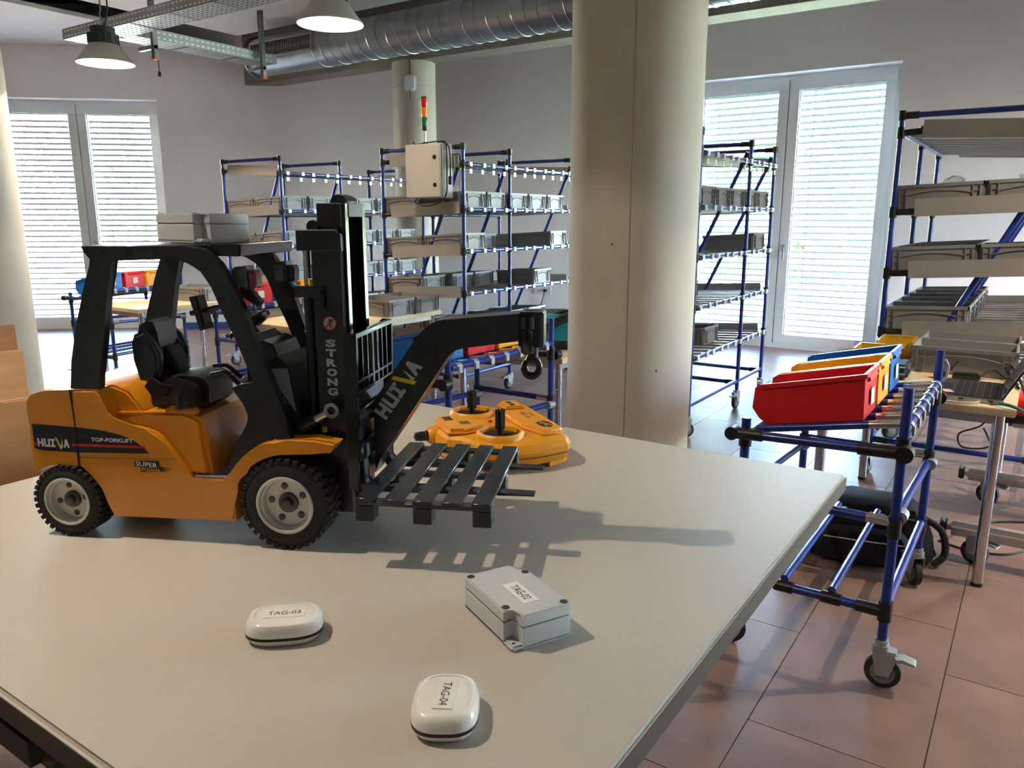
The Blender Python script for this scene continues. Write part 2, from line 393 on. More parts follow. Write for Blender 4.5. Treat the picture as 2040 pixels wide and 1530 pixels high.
# ------------------------------------------------------------------ garden outside
g = part('ground', 'lawn', None, lambda bm: add_prism(bm, [(-70, YW + .45), (40, YW + .45), (40, 80), (-70, 80)], 'z', -.3, -.06), False)
tag(g, 'green lawn outside beyond the window blinds', 'lawn', kind='stuff')
g = part('ground', 'lawn', None, lambda bm: add_prism(bm, [(-70, -60), (-16.5, -60), (-16.5, 3.0), (XC - .6, YC + .75), (XC - .6, YW + .45), (-70, YW + .45)], 'z', -.3, -.06), False)
tag(g, 'lawn strip outside the slanted window wall', 'lawn', kind='stuff')
def tree(x, y, h, rad, label, seed, bush=False):
    t = thing('garden_shrub' if bush else 'garden_tree', label, 'shrub' if bush else 'tree', (x, y, -.06), group='garden plants')
    rr = random.Random(seed)
    if not bush:
        pathp('trunk', 'bark', t, [(0, 0, .0), (.05, .03, h * .3), (-.04, .02, h * .62)], [.13, .1, .06], 8, 4)
    def fol(bm):
        n = 1500 if not bush else 900
        for _ in range(n):
            d = V((rr.gauss(0, 1), rr.gauss(0, 1), rr.gauss(0, 1))).normalized() * (rr.random() ** .4)
            zc = h * .62 if not bush else h * .5
            p = V((d.x * rad, d.y * rad, max(.26, zc + d.z * (h * .4 if not bush else h * .5))))
            q = Quaternion((rr.gauss(0, 1), rr.gauss(0, 1), rr.gauss(0, 1), rr.gauss(0, 1))).normalized(); s = rr.uniform(.1, .22)
            bm.faces.new([bm.verts.new(p + q @ V(c)) for c in ((-s, 0, 0), (0, -s * .5, .01), (s, 0, 0), (0, s * .5, .01))])
    f = part('foliage', 'leaf', t, fol, False); f['kind'] = 'stuff'
tree(-7.4, 21, 5.6, 2.3, 'leafy tree on the lawn outside, seen left in the window behind the rack', 1)
tree(-3.6, 24, 4.2, 1.9, 'round leafy tree on the lawn outside, in the middle of the garden window', 2)
tree(-1.2, 19, 5.0, 2.0, 'leafy tree on the lawn outside at the right window jamb', 3)
tree(-4.4, 15, 1.3, 1.5, 'low green shrub on the lawn outside below the trees', 4, True)
tree(-21, 11.5, 4.2, 2.2, 'leafy tree outside the slanted window wall', 5)
tree(-26, 15.5, 3.4, 2.2, 'low leafy tree outside the slanted window wall, farther out', 6)

# ------------------------------------------------------------------ duct, trays, hanging hardware
duct = thing('ventilation_duct', 'round galvanised spiral ventilation duct running along the concrete beam', 'duct', (-7.22, 5.8, 3.05))
DR = .188
def duct_fn(bm):
    prof = [(DR, 0)]; h = 0
    add_lathe(bm, [(DR, 0), (DR, 11.4)], 'x', seg=48)
part('pipe', 'duct', duct, duct_fn)
def spiral(bm):
    x = .95; pts = []; a = 0
    while x < 8.2:
        pts.append((x, math.cos(a) * DR, math.sin(a) * DR)); a += 2 * math.pi / 28; x += .125 / 28
    add_path(bm, pts, .006, 5, 0)
part('spiral_seam', 'duct', duct, spiral)
for x in (.0, 4.15): lathep('flange', 'zinc_dull', duct, [(DR, x - .012), (DR + .022, x - .012), (DR + .022, x + .012), (DR, x + .012)], 'x', seg=48)
lathep('end_cap', 'zinc_dull', duct, [(0.001, -.02), (DR, -.02), (DR + .004, .004)], 'x', seg=40)
def grille(x0, x1):
    c = R(174)                                  # faces the room, a little downwards
    ny, nz = math.cos(c), math.sin(c); rot = Matrix.Rotation(c - R(180), 3, 'X')
    def P(x, v, d): return V((x, 0, 0)) + rot @ V((0, -(DR * .96 + d), v))
    def fr(bm):
        for v0, v1 in ((-.085, -.068), (.068, .085)):
            vs = []
            for d in (0, .022):
                for xx, vv in ((x0, v0), (x1, v0), (x1, v1), (x0, v1)): vs.append(bm.verts.new(P(xx, vv, d)))
            for f in ((0, 1, 2, 3), (7, 6, 5, 4), (0, 4, 5, 1), (1, 5, 6, 2), (2, 6, 7, 3), (3, 7, 4, 0)): bm.faces.new([vs[i] for i in f])
        for a, b in ((x0, x0 + .02), (x1 - .02, x1)):
            vs = []
            for d in (0, .022):
                for xx, vv in ((a, -.085), (b, -.085), (b, .085), (a, .085)): vs.append(bm.verts.new(P(xx, vv, d)))
            for f in ((0, 1, 2, 3), (7, 6, 5, 4), (0, 4, 5, 1), (1, 5, 6, 2), (2, 6, 7, 3), (3, 7, 4, 0)): bm.faces.new([vs[i] for i in f])
    gr = part('air_grille', 'alu', duct, fr, False)
    ubox('grille_back', P((x0 + x1) / 2, 0, .004), (x1 - x0 - .03, .004, .14), 'black_rough', gr, rot)
    n = int((x1 - x0) / .032)
    for k in range(n): ubox('grille_slat', P(x0 + .03 + k * (x1 - x0 - .06) / (n - 1), 0, .014), (.006, .014, .138), 'alu', gr, rot)
grille(.1, 1.05); grille(4.4, 5.9)

def cable_tray(name, label, loc, rz, L, w, h, sd=9):
    t = thing(name, label, 'cable tray', loc, rz)
    def holes(bm):
        pass
    boxp('tray_floor', 'zinc', t, 0, L, 0, w, 0, .004)
    for yy in (0, w): boxp('tray_side', 'zinc', t, 0, L, yy - .002, yy + .002, 0, h)
    # punched slots, dark, on floor and sides
    def slots(bm):
        x = .05
        while x < L - .05:
            for k in range(6): add_box(bm, x - .016, x + .016, .03 + k * (w - .06) / 5 - .004, .03 + k * (w - .06) / 5 + .004, -.001, .0)
            x += .06
    s = part('floor_slot', 'grout', t, slots, False); s['kind'] = 'stuff'
    def slots2(bm):
        x = .05
        while x < L - .03:
            for z in (h * .25, h * .75):
                add_box(bm, x - .014, x + .014, -.0035, -.002, z - .006, z + .006)
                add_box(bm, x - .014, x + .014, w + .002, w + .0035, z - .006, z + .006)
            x += .055
    s = part('side_slot', 'holder', t, slots2, False); s['kind'] = 'stuff'
    x = .5
    while x < L:
        boxp('cross_brace', 'zinc_dull', t, x, x + .01, 0, w, -.006, 0); x += .55
    return t
cable_tray('cable_tray', 'perforated galvanised cable tray running across under the ceiling panels', (-7.33, 3.80, 2.90), 0, 8.4, .26, .085)
cable_tray('cable_tray', 'short perforated cable tray branching off towards the round duct', (-6.66, 4.07, 2.90), R(90), 1.5, .28, .085)
def strut(x, y, z0, lab):
    t = thing('strut_channel', 'slotted steel hanger channel with orange end cap %s' % lab, 'hanger', (x, y, z0), group='cable tray hangers')
    boxp('channel', 'zinc_dull', t, -.02, .02, -.02, .02, .02, 3.8 - z0)
    boxp('end_cap', 'orange', t, -.024, .024, -.024, .024, 0, .024, .004)
    boxp('cantilever_arm', 'zinc', t, -.22, .02, -.018, .018, .09, .12)
strut(-6.60, 4.20, 2.72, 'where the two cable trays meet'); strut(-6.60, 5.35, 2.72, 'beside the duct end')
def rod(x, y, z0, label):
    t = thing('threaded_rod', label, 'rod', (x, y, z0))
    tube('rod', (0, 0, .03), (0, 0, 3.8 - z0), .006, 'zinc_dull', t, 8); tube('rod_nut', (0, 0, 0), (0, 0, .04), .014, 'black', t, 8)
rod(-6.78, 4.34, 2.62, 'thin threaded rod hanging below the branching cable tray')
rod(.10, 6.9, 2.98, 'thin hanging rod with black tip beside the right window')

# ------------------------------------------------------------------ lamps
def make_lamp(x, y, z, label, k=1.0):
    t = thing('pendant_lamp', label, 'lamp', (x, y, z), group='industrial pendant lamps')
    lathep('shade', 'lamp_shade', t, [(.190, 0), (.192, .006), (.10, .125), (.085, .135), (.085, .128), (.097, .12), (.184, .006)], seg=48, closed=True)
    part('reflector', 'lamp_inner', t, lambda bm: add_lathe(bm, [(.183, .006), (.095, .119), (.001, .12)], seg=48, caps=False))
    lathep('led_panel', 'led', t, [(.001, .112), (.07, .112), (.07, .118), (.001, .118)], seg=32)
    def hs(bm):
        add_lathe(bm, [(.098, .128), (.098, .19), (.08, .2), (.08, .24), (.001, .245)], seg=32)
        for k in range(16):
            a = k * math.pi / 8
            add_tube(bm, (math.cos(a) * .095, math.sin(a) * .095, .13), (math.cos(a) * .095, math.sin(a) * .095, .195), .009, 6)
    part('housing', 'lamp_black', t, hs)
    pathp('hook', 'zinc_dull', t, [(0, 0, .24), (.02, 0, .27), (0, 0, .30), (-.015, 0, .33), (0, 0, .36)], .006, 6)
    tube('chain', (0, 0, .35), (0, 0, 3.35 - z), .006, 'zinc_dull', t, 6)
    pathp('power_cable', 'cable_black', t, [(.03, 0, .24), (.07, .01, .36), (.05, .02, .55), (.04, 0, 3.35 - z)], .006, 6)
    l = bpy.data.lights.new('lamp_light', 'AREA'); l.shape = 'DISK'; l.size = .03; l.energy = LAMP_W * k; l.color = LAMP_COL
    o = bpy.data.objects.new('lamp_light', l); COL.objects.link(o); o.parent = t; o.location = (0, 0, .108)
    return t
make_lamp(-5.67, 3.22, 2.44, 'pendant industrial lamp hanging in front of the end of the cable tray', 2.2)
make_lamp(-3.60, 3.42, 2.47, 'pendant industrial lamp hanging below the white ceiling panel beside the duct', .85)
make_lamp(-1.40, .16, 2.46, 'pendant industrial lamp hanging above the table with the toy forklift')
make_lamp(1.0, 3.45, 2.46, 'unseen pendant lamp added over the aisle to light the laptop desk', 2.4)  # lamp added out of view as fill for the desk area
for x, y, lab in ((-8.2, 1.2, 'unseen pendant lamp added behind the left column to light the walls'), (1.3, 6.4, 'unseen pendant lamp added beside the rack behind the laptop desk to light the walls')):
    make_lamp(x, y, 2.46, lab, 4.2)  # pair of lamps added out of view to brighten the far walls
# sensor on the back column
t = thing('access_point', 'small white sensor box strapped to the back concrete column', 'sensor', (-5.68, 6.54, 0))
an = R(-58); cx, cy = math.cos(an) * .225, math.sin(an) * .225
rt3 = Matrix.Rotation(an, 3, 'Z')
def sb(bm): add_box(bm, 0, .05, -.065, .065, 2.64, 2.80, .02, 3)
o = part('sensor_body', 'frame_white', t, sb); o.matrix_basis = Matrix.Translation((cx, cy, 0)) @ rt3.to_4x4()
lathep('strap', 'alu', cb, [(.2255, 2.70), (.2275, 2.70), (.2275, 2.714), (.2255, 2.714)], seg=48, closed=True)
tube('antenna', (cx * 1.2, cy * 1.2, 2.56), (cx * 1.2, cy * 1.2, 2.66), .004, 'black', t, 6)
pathp('sensor_cable', 'cable_black', t, [(cx * 1.05, cy * 1.05, 2.78), (cx * 1.02, cy * 1.02, 2.9), (cx * 1.04, cy * 1.04, 2.95)], .004, 6)

# ------------------------------------------------------------------ casters, totes, bins
def caster_meshes():
    bm = bmesh.new(); add_lathe(bm, [(.018, -.014), (.043, -.014), (.05, -.010), (.05, .010), (.043, .014), (.018, .014)], 'y', seg=24, closed=True); tire = finish(bm, 'caster_wheel', 'rubber')
    bm = bmesh.new(); add_lathe(bm, [(.001, -.0155), (.034, -.0145), (.034, .0145), (.001, .0155)], 'y', seg=20); hub = finish(bm, 'caster_hub', 'rubber_grey')
    bm = bmesh.new()
    for s in (-1, 1): add_prism(bm, [(-.018, -.008), (.018, -.008), (.034, .05), (.026, .068), (-.03, .068), (-.03, .05)], 'y', s * .02 - .0015, s * .02 + .0015)
    add_box(bm, -.034, .034, -.022, .022, .064, .072, .003); add_tube(bm, (-.01, 0, .07), (-.01, 0, .085), .024, 16); add_tube(bm, (0, -.024, 0), (0, .024, 0), .007, 10)
    fork = finish(bm, 'caster_fork', 'zinc')
    bm = bmesh.new(); add_prism(bm, [(.02, .05), (.05, .058), (.082, .05), (.085, .044), (.05, .047), (.02, .04)], 'y', -.02, .02); brake = finish(bm, 'brake_lever', 'zinc')
    return tire, hub, fork, brake
CTIRE, CHUB, CFORK, CBRAKE = caster_meshes()
def caster(parent, x, y, a=0.0, z=.05, brake=True):
    f = link('caster', CFORK, parent, Matrix.Translation((x, y, z)) @ Matrix.Rotation(a, 4, 'Z') @ Matrix.Translation((.01, 0, 0)))
    link('caster_wheel', CTIRE, f); link('caster_hub', CHUB, f)
    if brake: link('brake_lever', CBRAKE, f)
    return f
def tote_mesh(name, lx, ly, h):
    bm = bmesh.new(); t = .004; k = .96
    def frust(x, y, z0, z1, kk): 
        return [V((sx * x * (kk if z == z0 else 1), sy * y * (kk if z == z0 else 1), z)) for z in (z0, z1) for sx, sy in ((-1, -1), (1, -1), (1, 1), (-1, 1))]
    o_ = [bm.verts.new(p) for p in frust(lx / 2 - .006, ly / 2 - .006, 0, h - .002, k)]
    i_ = [bm.verts.new(p) for p in frust(lx / 2 - .006 - t, ly / 2 - .006 - t, .006, h - .002, k)]
    for a in range(4):
        b = (a + 1) % 4
        bm.faces.new((o_[a], o_[b], o_[b + 4], o_[a + 4])); bm.faces.new((i_[b], i_[a], i_[a + 4], i_[b + 4])); bm.faces.new((o_[a + 4], o_[b + 4], i_[b + 4], i_[a + 4]))
    bm.faces.new((o_[3], o_[2], o_[1], o_[0])); bm.faces.new((i_[0], i_[1], i_[2], i_[3]))
    # rim
    for s in (-1, 1):
        add_box(bm, -lx / 2, lx / 2, s * ly / 2 - (.008 if s > 0 else 0), s * ly / 2 + (.008 if s < 0 else 0), h - .016, h)
        add_box(bm, s * lx / 2 - (.008 if s > 0 else 0), s * lx / 2 + (.008 if s < 0 else 0), -ly / 2, ly / 2, h - .016, h)
    # corner columns, ribs and arched handle edge on all four walls
    for s in (-1, 1):
        for q in (-1, 1):
            for d in (.02, .05):
                add_box(bm, s * (lx / 2 - d) - .002, s * (lx / 2 - d) + .002, q * ly / 2 * .975 - .004, q * ly / 2 * .975 + .004, .01, h - .012)
                add_box(bm, s * lx / 2 * .98 - .004, s * lx / 2 * .98 + .004, q * (ly / 2 - d) - .002, q * (ly / 2 - d) + .002, .01, h - .012)
            for z in (h * .35, h * .62):
                add_box(bm, min(s * (lx / 2 - .02), s * (lx / 2 - .05)), max(s * (lx / 2 - .02), s * (lx / 2 - .05)), q * ly / 2 * .975 - .003, q * ly / 2 * .975 + .003, z, z + .003)
                add_box(bm, s * lx / 2 * .98 - .003, s * lx / 2 * .98 + .003, min(q * (ly / 2 - .02), q * (ly / 2 - .05)), max(q * (ly / 2 - .02), q * (ly / 2 - .05)), z, z + .003)
        n = 8
        for j in range(n):
            a0, a1 = -1 + 2 * j / n, -1 + 2 * (j + 1) / n; za, zb = h * .72 - .018 * a0 * a0, h * .72 - .018 * a1 * a1
            add_tube(bm, (a0 * (lx / 2 - .055), s * ly / 2 * .978, za), (a1 * (lx / 2 - .055), s * ly / 2 * .978, zb), .003, 5)
            add_tube(bm, (s * lx / 2 * .984, a0 * (ly / 2 - .055), za), (s * lx / 2 * .984, a1 * (ly / 2 - .055), zb), .003, 5)
    return finish(bm, name, 'tote', False)
TOTE = tote_mesh('tote', .395, .275, .118); TOTE_LOW = tote_mesh('tote_low', .395, .275, .075); TOTE_WIDE = tote_mesh('tote_wide', .385, .56, .118)
def tote(x, y, z, label, group, m=None, rz=0.0, tilt=0.0):
    o = link('plastic_tote', m or TOTE, None, Matrix.Translation((x, y, z)) @ Matrix.Rotation(rz, 4, 'Z') @ Matrix.Rotation(tilt, 4, 'Y'))
    return tag(o, label, 'tote', group)

def bin_shell(bm, L, W, H):
    # open-fronted picking bin: open lip at -x, tall back with label at +x
    t = .003
    prof = [(-L / 2 + .035, 0), (L / 2 - .02, 0), (L / 2, H), (-L / 2 + .03, H * .93), (-L / 2 + .012, H * .88), (-L / 2 - .005, H * .42), (-L / 2 + .012, H * .16)]
    for s in (-1, 1): add_prism(bm, prof, 'y', s * W / 2 - (t if s > 0 else 0), s * W / 2 + (t if s < 0 else 0), .0012, 1)
    add_box(bm, -L / 2 + .035, L / 2 - .02, -W / 2 + t, W / 2 - t, 0, t)
    add_prism(bm, [(L / 2 - .02, 0), (L / 2, H), (L / 2 - t, H), (L / 2 - .02 - t, 0)], 'y', -W / 2 + .002, W / 2 - .002)
    add_prism(bm, [(-L / 2 + .035, 0), (-L / 2 + .012, H * .16), (-L / 2 - .005, H * .42), (-L / 2 - .002, H * .42), (-L / 2 + .015, H * .16), (-L / 2 + .038, 0)], 'y', -W / 2 + .002, W / 2 - .002)
def bin_rim(bm, L, W, H):
    for s in (-1, 1): add_prism(bm, [(-L / 2 + .03, H * .93 - .012), (L / 2 + .002, H - .012), (L / 2 + .004, H + .002), (-L / 2 + .028, H * .93 + .002)], 'y', s * W / 2 - (.002 if s > 0 else .008), s * W / 2 + (.008 if s > 0 else .002), .001, 1)
    add_box(bm, L / 2 - .006, L / 2 + .006, -W / 2 - .004, W / 2 + .004, H - .012, H + .002, .001, 1)
    add_prism(bm, [(L / 2 - .006, H * .78), (L / 2 + .006, H * .82), (L / 2 + .004, H - .01), (L / 2 - .004, H - .01)], 'y', -W * .3, W * .3)
BINM = {}
def storage_bin(colour, mx, label, group, L=.335, W=.195, H=.135):
    key = (colour, L, W, H)
    if key not in BINM:
        bm = bmesh.new(); bin_shell(bm, L, W, H); a = finish(bm, 'bin_shell', colour, True, 30)
        bm = bmesh.new(); bin_rim(bm, L, W, H); b = finish(bm, 'bin_rim', colour, True, 30)
        BINM[key] = (a, b)
    a, b = BINM[key]
    o = bpy.data.objects.new('storage_bin', None); COL.objects.link(o); o.matrix_basis = mx; tag(o, label, 'bin', group)
    link('shell', a, o); link('rim', b, o)
    ubox('label_sticker', (L / 2 - .0055, 0, H * .42), (.0012, .05, .05), 'sticker', o, Matrix.Rotation(R(8.4), 3, 'Y'))
    return o

# ------------------------------------------------------------------ flow racks of blue tube
bm = bmesh.new(); add_box(bm, -.004, .012, -.017, .017, -.016, .016, .002, 1); HOLD = finish(bm, 'label_holder', 'holder')
bm = bmesh.new(); add_box(bm, -.004, .002, -.017, .017, -.052, -.02, .001, 1); HOLD2 = finish(bm, 'label_plate', 'holder')
TR = .014
def rack(label, xf, ys, depth=.78, tops=True, ybeam=None, low=True):
    t = thing('flow_rack', label, 'rack', (xf, ys[0], 0), group='blue tube flow racks')
    Y = [y - ys[0] for y in ys]; L = Y[-1]
    for y in Y:
        for x in (0, -depth):
            tube('upright', (x, y, .115), (x, y, 1.885), TR, 'tube_blue', t)
            tube('joint', (x, y, 1.845), (x, y, 1.892), .02, 'joint', t, 12)
            caster(t, x, y, rnd.uniform(-2.6, -1.2))
        tube('top_rail', (-depth, y, 1.868), (0, y, 1.868), TR, 'tube_blue', t)
        for x in (-depth + .045, -.045): tube('rail_joint', (x - .03, y, 1.868), (x + .03, y, 1.868), .018, 'joint', t, 12)
        tube('brace', (-.035, y + .03, 1.80), (-depth + .02, y + .03, .24), TR, 'tube_blue', t)
        tube('brace_joint', (-.03, y + .03, 1.815), (-.075, y + .03, 1.715), .019, 'joint', t, 12)
        tube('bottom_rail', (-depth, y, .19), (0, y, .19), TR, 'tube_blue', t)
        for x in (-depth + .05, -.05): tube('rail_joint', (x - .035, y, .19), (x + .035, y, .19), .018, 'joint', t, 12)
    for x in (0, -depth): tube('bottom_rail', (x, 0, .205), (x, L, .205), TR, 'tube_blue', t)
    sh = [(1.748, 1.785), (1.43, 1.395), (1.13, 1.085), (.82, .78)] + ([(.505, .455)] if low else [])
    for k, (zf, zb) in enumerate(sh):
        tube('front_beam', (.012, 0, zf), (.012, L, zf), .0135, 'tube_blue', t); tube('back_beam', (-depth + .012, 0, zb), (-depth + .012, L, zb), .0135, 'tube_blue', t)
        for y in Y:
            tube('joint', (0, y, zf - .028), (0, y, zf + .028), .0195, 'joint', t, 12); tube('joint', (-depth, y, zb - .028), (-depth, y, zb + .028), .0195, 'joint', t, 12)
        tube('beam_joint', (.012, .02, zf), (.012, .085, zf), .0175, 'joint', t, 12); tube('beam_joint', (-depth + .02, 0, zb), (-depth + .11, 0, zb + .005), .016, 'joint', t, 12)
        n = int(L / .148); ang = math.atan2(zf - zb, depth)
        rot = Matrix.Rotation(-ang, 3, 'Y')
        for j in range(n + 1):
            y = .07 + j * (L - .14) / n
            ubox('roller_track', (-depth / 2, y, (zf + zb) / 2 + .004), (depth - .03, .026, .014), 'sheet', t, rot)
            link('label_holder', HOLD, t, Matrix.Translation((.02, y + (.012 if j % 2 else -.012), zf)))
            if k == 0: link('label_plate', HOLD2, t, Matrix.Translation((.026, y - .012, zf - .012)))
        # bent sheet guide along the near side of the shelf
        def guide(bm):
            add_prism(bm, [(-.03, -.03), (-.03, .052), (-.026, .052), (-.026, .018), (-.014, .004), (-.014, -.03), (.02, -.03), (.02, -.034), (-.03, -.034)], 'x', -depth + .1, -.015)
        def guide2(bm):
            add_prism(bm, [(L + .022, -.02), (L + .022, .05), (L + .025, .05), (L + .025, -.02)], 'x', -depth + .12, -.05)
        gm = part('side_guide', 'sheet', t, guide, False)
        g2 = part('end_guide', 'sheet', t, guide2, False)
        for q_ in (gm, g2): q_.matrix_basis = Matrix.Translation((0, 0, zf + .008)) @ Matrix.Rotation(-ang, 4, 'Y')
    return t
SH = [(1.43, 1.395), (1.13, 1.085), (.82, .78), (.505, .455)]
ORD = ('first', 'second', 'third', 'fourth', 'fifth', 'sixth')
def load(xf, y0, rows, who, depth=.78):
    # rows: (shelf index, offset from front beam to tote centre, y from first upright, mesh)
    names = ('second shelf', 'third shelf', 'fourth shelf', 'lowest shelf')
    for k in range(4):
        for rear in (0, 1):
            sel = sorted([r for r in rows if r[0] == k and (r[1] > .4) == bool(rear)], key=lambda r: r[2])
            for i, (_, dx, y, m) in enumerate(sel):
                zf, zb = SH[k]; sl = (zf - zb) / depth
                tote(xf - dx, y0 + y, zf - sl * dx + .0145, 'grey tote, %s from the desk end, %s row, %s, %s' % (ORD[i], ('front', 'rear')[rear], names[k], who), 'totes on the flow racks', m, 0, -math.atan(sl))
rack('blue tube flow rack standing farthest from the concrete column, past the toy forklift cab', -5.49, (4.56, 5.25, 6.42))
rack('blue tube flow rack carrying the control cabinet and signal light', -3.51, (4.55, 5.14, 6.11))
rack('blue tube flow rack on casters in front of the garden window', -1.75, (4.57, 5.52, 6.09))
rack('blue tube flow rack against the wall behind the laptop desk', .115, (4.47, 5.26, 6.12))
LB = 'rack past forklift cab'; MB_ = 'rack with cabinet'; RB = 'rack before garden window'; QB = 'rack behind laptop desk'
N = TOTE; lo = TOTE_LOW
for k in range(4):
    load(-5.49, 4.56, [(k, .199, .15 + .29 * j, N) for j in range(6)] + [(k, .60, .15, N)], LB)
load(-3.51, 4.55, [(0, .199, .15 + .288 * j, N) for j in range(5)] + [(0, .60, .15, N), (0, .60, .45, N)], MB_)
load(-3.51, 4.55, [(1, .199, .15, N), (1, .60, .15, N), (1, .60, .5, N), (1, .60, .85, N), (1, .199, 1.36, N), (1, .60, 1.36, N)], MB_)
load(-3.51, 4.55, [(2, .60, .15, N), (2, .56, .46, N), (2, .56, .76, N), (2, .17, 1.06, N)], MB_)
load(-3.51, 4.55, [(3, .199, .15 + .29 * j, N) for j in range(4)] + [(3, .60, .15, N)], MB_)
load(-1.75, 4.57, [(0, .199, .17 + .285 * j, N) for j in range(5)], RB)
load(-1.75, 4.57, [(1, .22, 1.36, N), (1, .6, .7, N), (1, .6, 1.0, N)], RB)
load(-1.75, 4.57, [(2, .5, .3, N), (2, .45, .62, N)], RB)
load(-1.75, 4.57, [(3, .3, .66, N), (3, .52, .32, N)], RB)
load(.115, 4.47, [(0, .58, .15, N), (0, .18, .15, N), (0, .58, .45, N)], QB)
load(.115, 4.47, [(1, .58, .15 + .3 * j, N) for j in range(4)] + [(1, .179, .15, N)], QB)
load(.115, 4.47, [(2, .58, .15 + .3 * j, N) for j in range(5)], QB)
for x, y, z, lab in ((-.42, 4.62, 1.52, 'crumpled clear plastic bag in the tote near the rack upright'), (-.08, 4.62, 1.53, 'crumpled clear plastic bag in the tote next to the diagonal brace')):
    def bag(bm):
        bmesh.ops.create_icosphere(bm, subdivisions=3, radius=.055)
        for v in bm.verts: v.co = V((v.co.x * 1.1, v.co.y, max(-.03, v.co.z))) + noise.noise_vector(v.co * 38 + V((x * 9, 0, 0))) * .028
    o = part('plastic_bag', 'film', None, bag, True, 20); o.location = (x, y, z); tag(o, lab, 'plastic bag')
# control cabinet + signal tower on the second rack
t = thing('control_cabinet', 'beige steel control cabinet hung on the end of the flow rack', 'cabinet', (-3.735, 4.37, 1.51))
boxp('housing', 'cabinet', t, -.16, .16, .02, .145, 0, .375, .004); boxp('door', 'cabinet', t, -.162, .162, -.002, .019, .002, .373, .006, 3)
for z in (.09, .28): 
    o = part('lock', 'black', t, lambda bm: add_lathe(bm, [(.001, -.008), (.014, -.008), (.014, 0), (.001, 0)], 'y', (.115, -.001, z), 16))
pathp('cabinet_cable', 'cable_black', t, [(-.12, .05, .40), (-.11, .06, .378), (0, .05, .385), (.14, .04, .386), (.178, .05, .36), (.182, .05, .15), (.17, .05, .02), (.1, .03, -.04), (-.02, .03, -.055), (-.1, .03, -.03), (-.1, .05, .001)], .005, 6)
pathp('plug_cable', 'cable_black', t, [(.1, .06, .386), (.17, .07, .37), (.195, .07, .3), (.198, .07, .14)], .005, 6); boxp('plug', 'black', t, .185, .212, .055, .085, .09, .15, .005)
for x in (-.12, .12): boxp('mount', 'zinc_dull', t, x - .02, x + .02, .145, .166, .2, .24)
t = thing('signal_tower', 'signal light tower with red, orange and green lenses on the cabinet', 'signal light', (-3.775, 4.45, 1.885))
tube('pole', (0, 0, 0), (0, 0, .1), .009, 'alu', t); lathep('foot', 'black', t, [(.02, 0), (.02, .012), (.011, .02)], seg=16)
for z, m in ((.125, 'sig_green'), (.19, 'sig_orange'), (.255, 'sig_red')): lathep('lens', m, t, [(.019, z), (.021, z + .004), (.021, z + .058), (.019, z + .062)], seg=20)
lathep('base', 'black', t, [(.012, .095), (.02, .105), (.02, .125)], seg=20); lathep('cap', 'black', t, [(.021, .318), (.021, .324), (.012, .33)], seg=20)

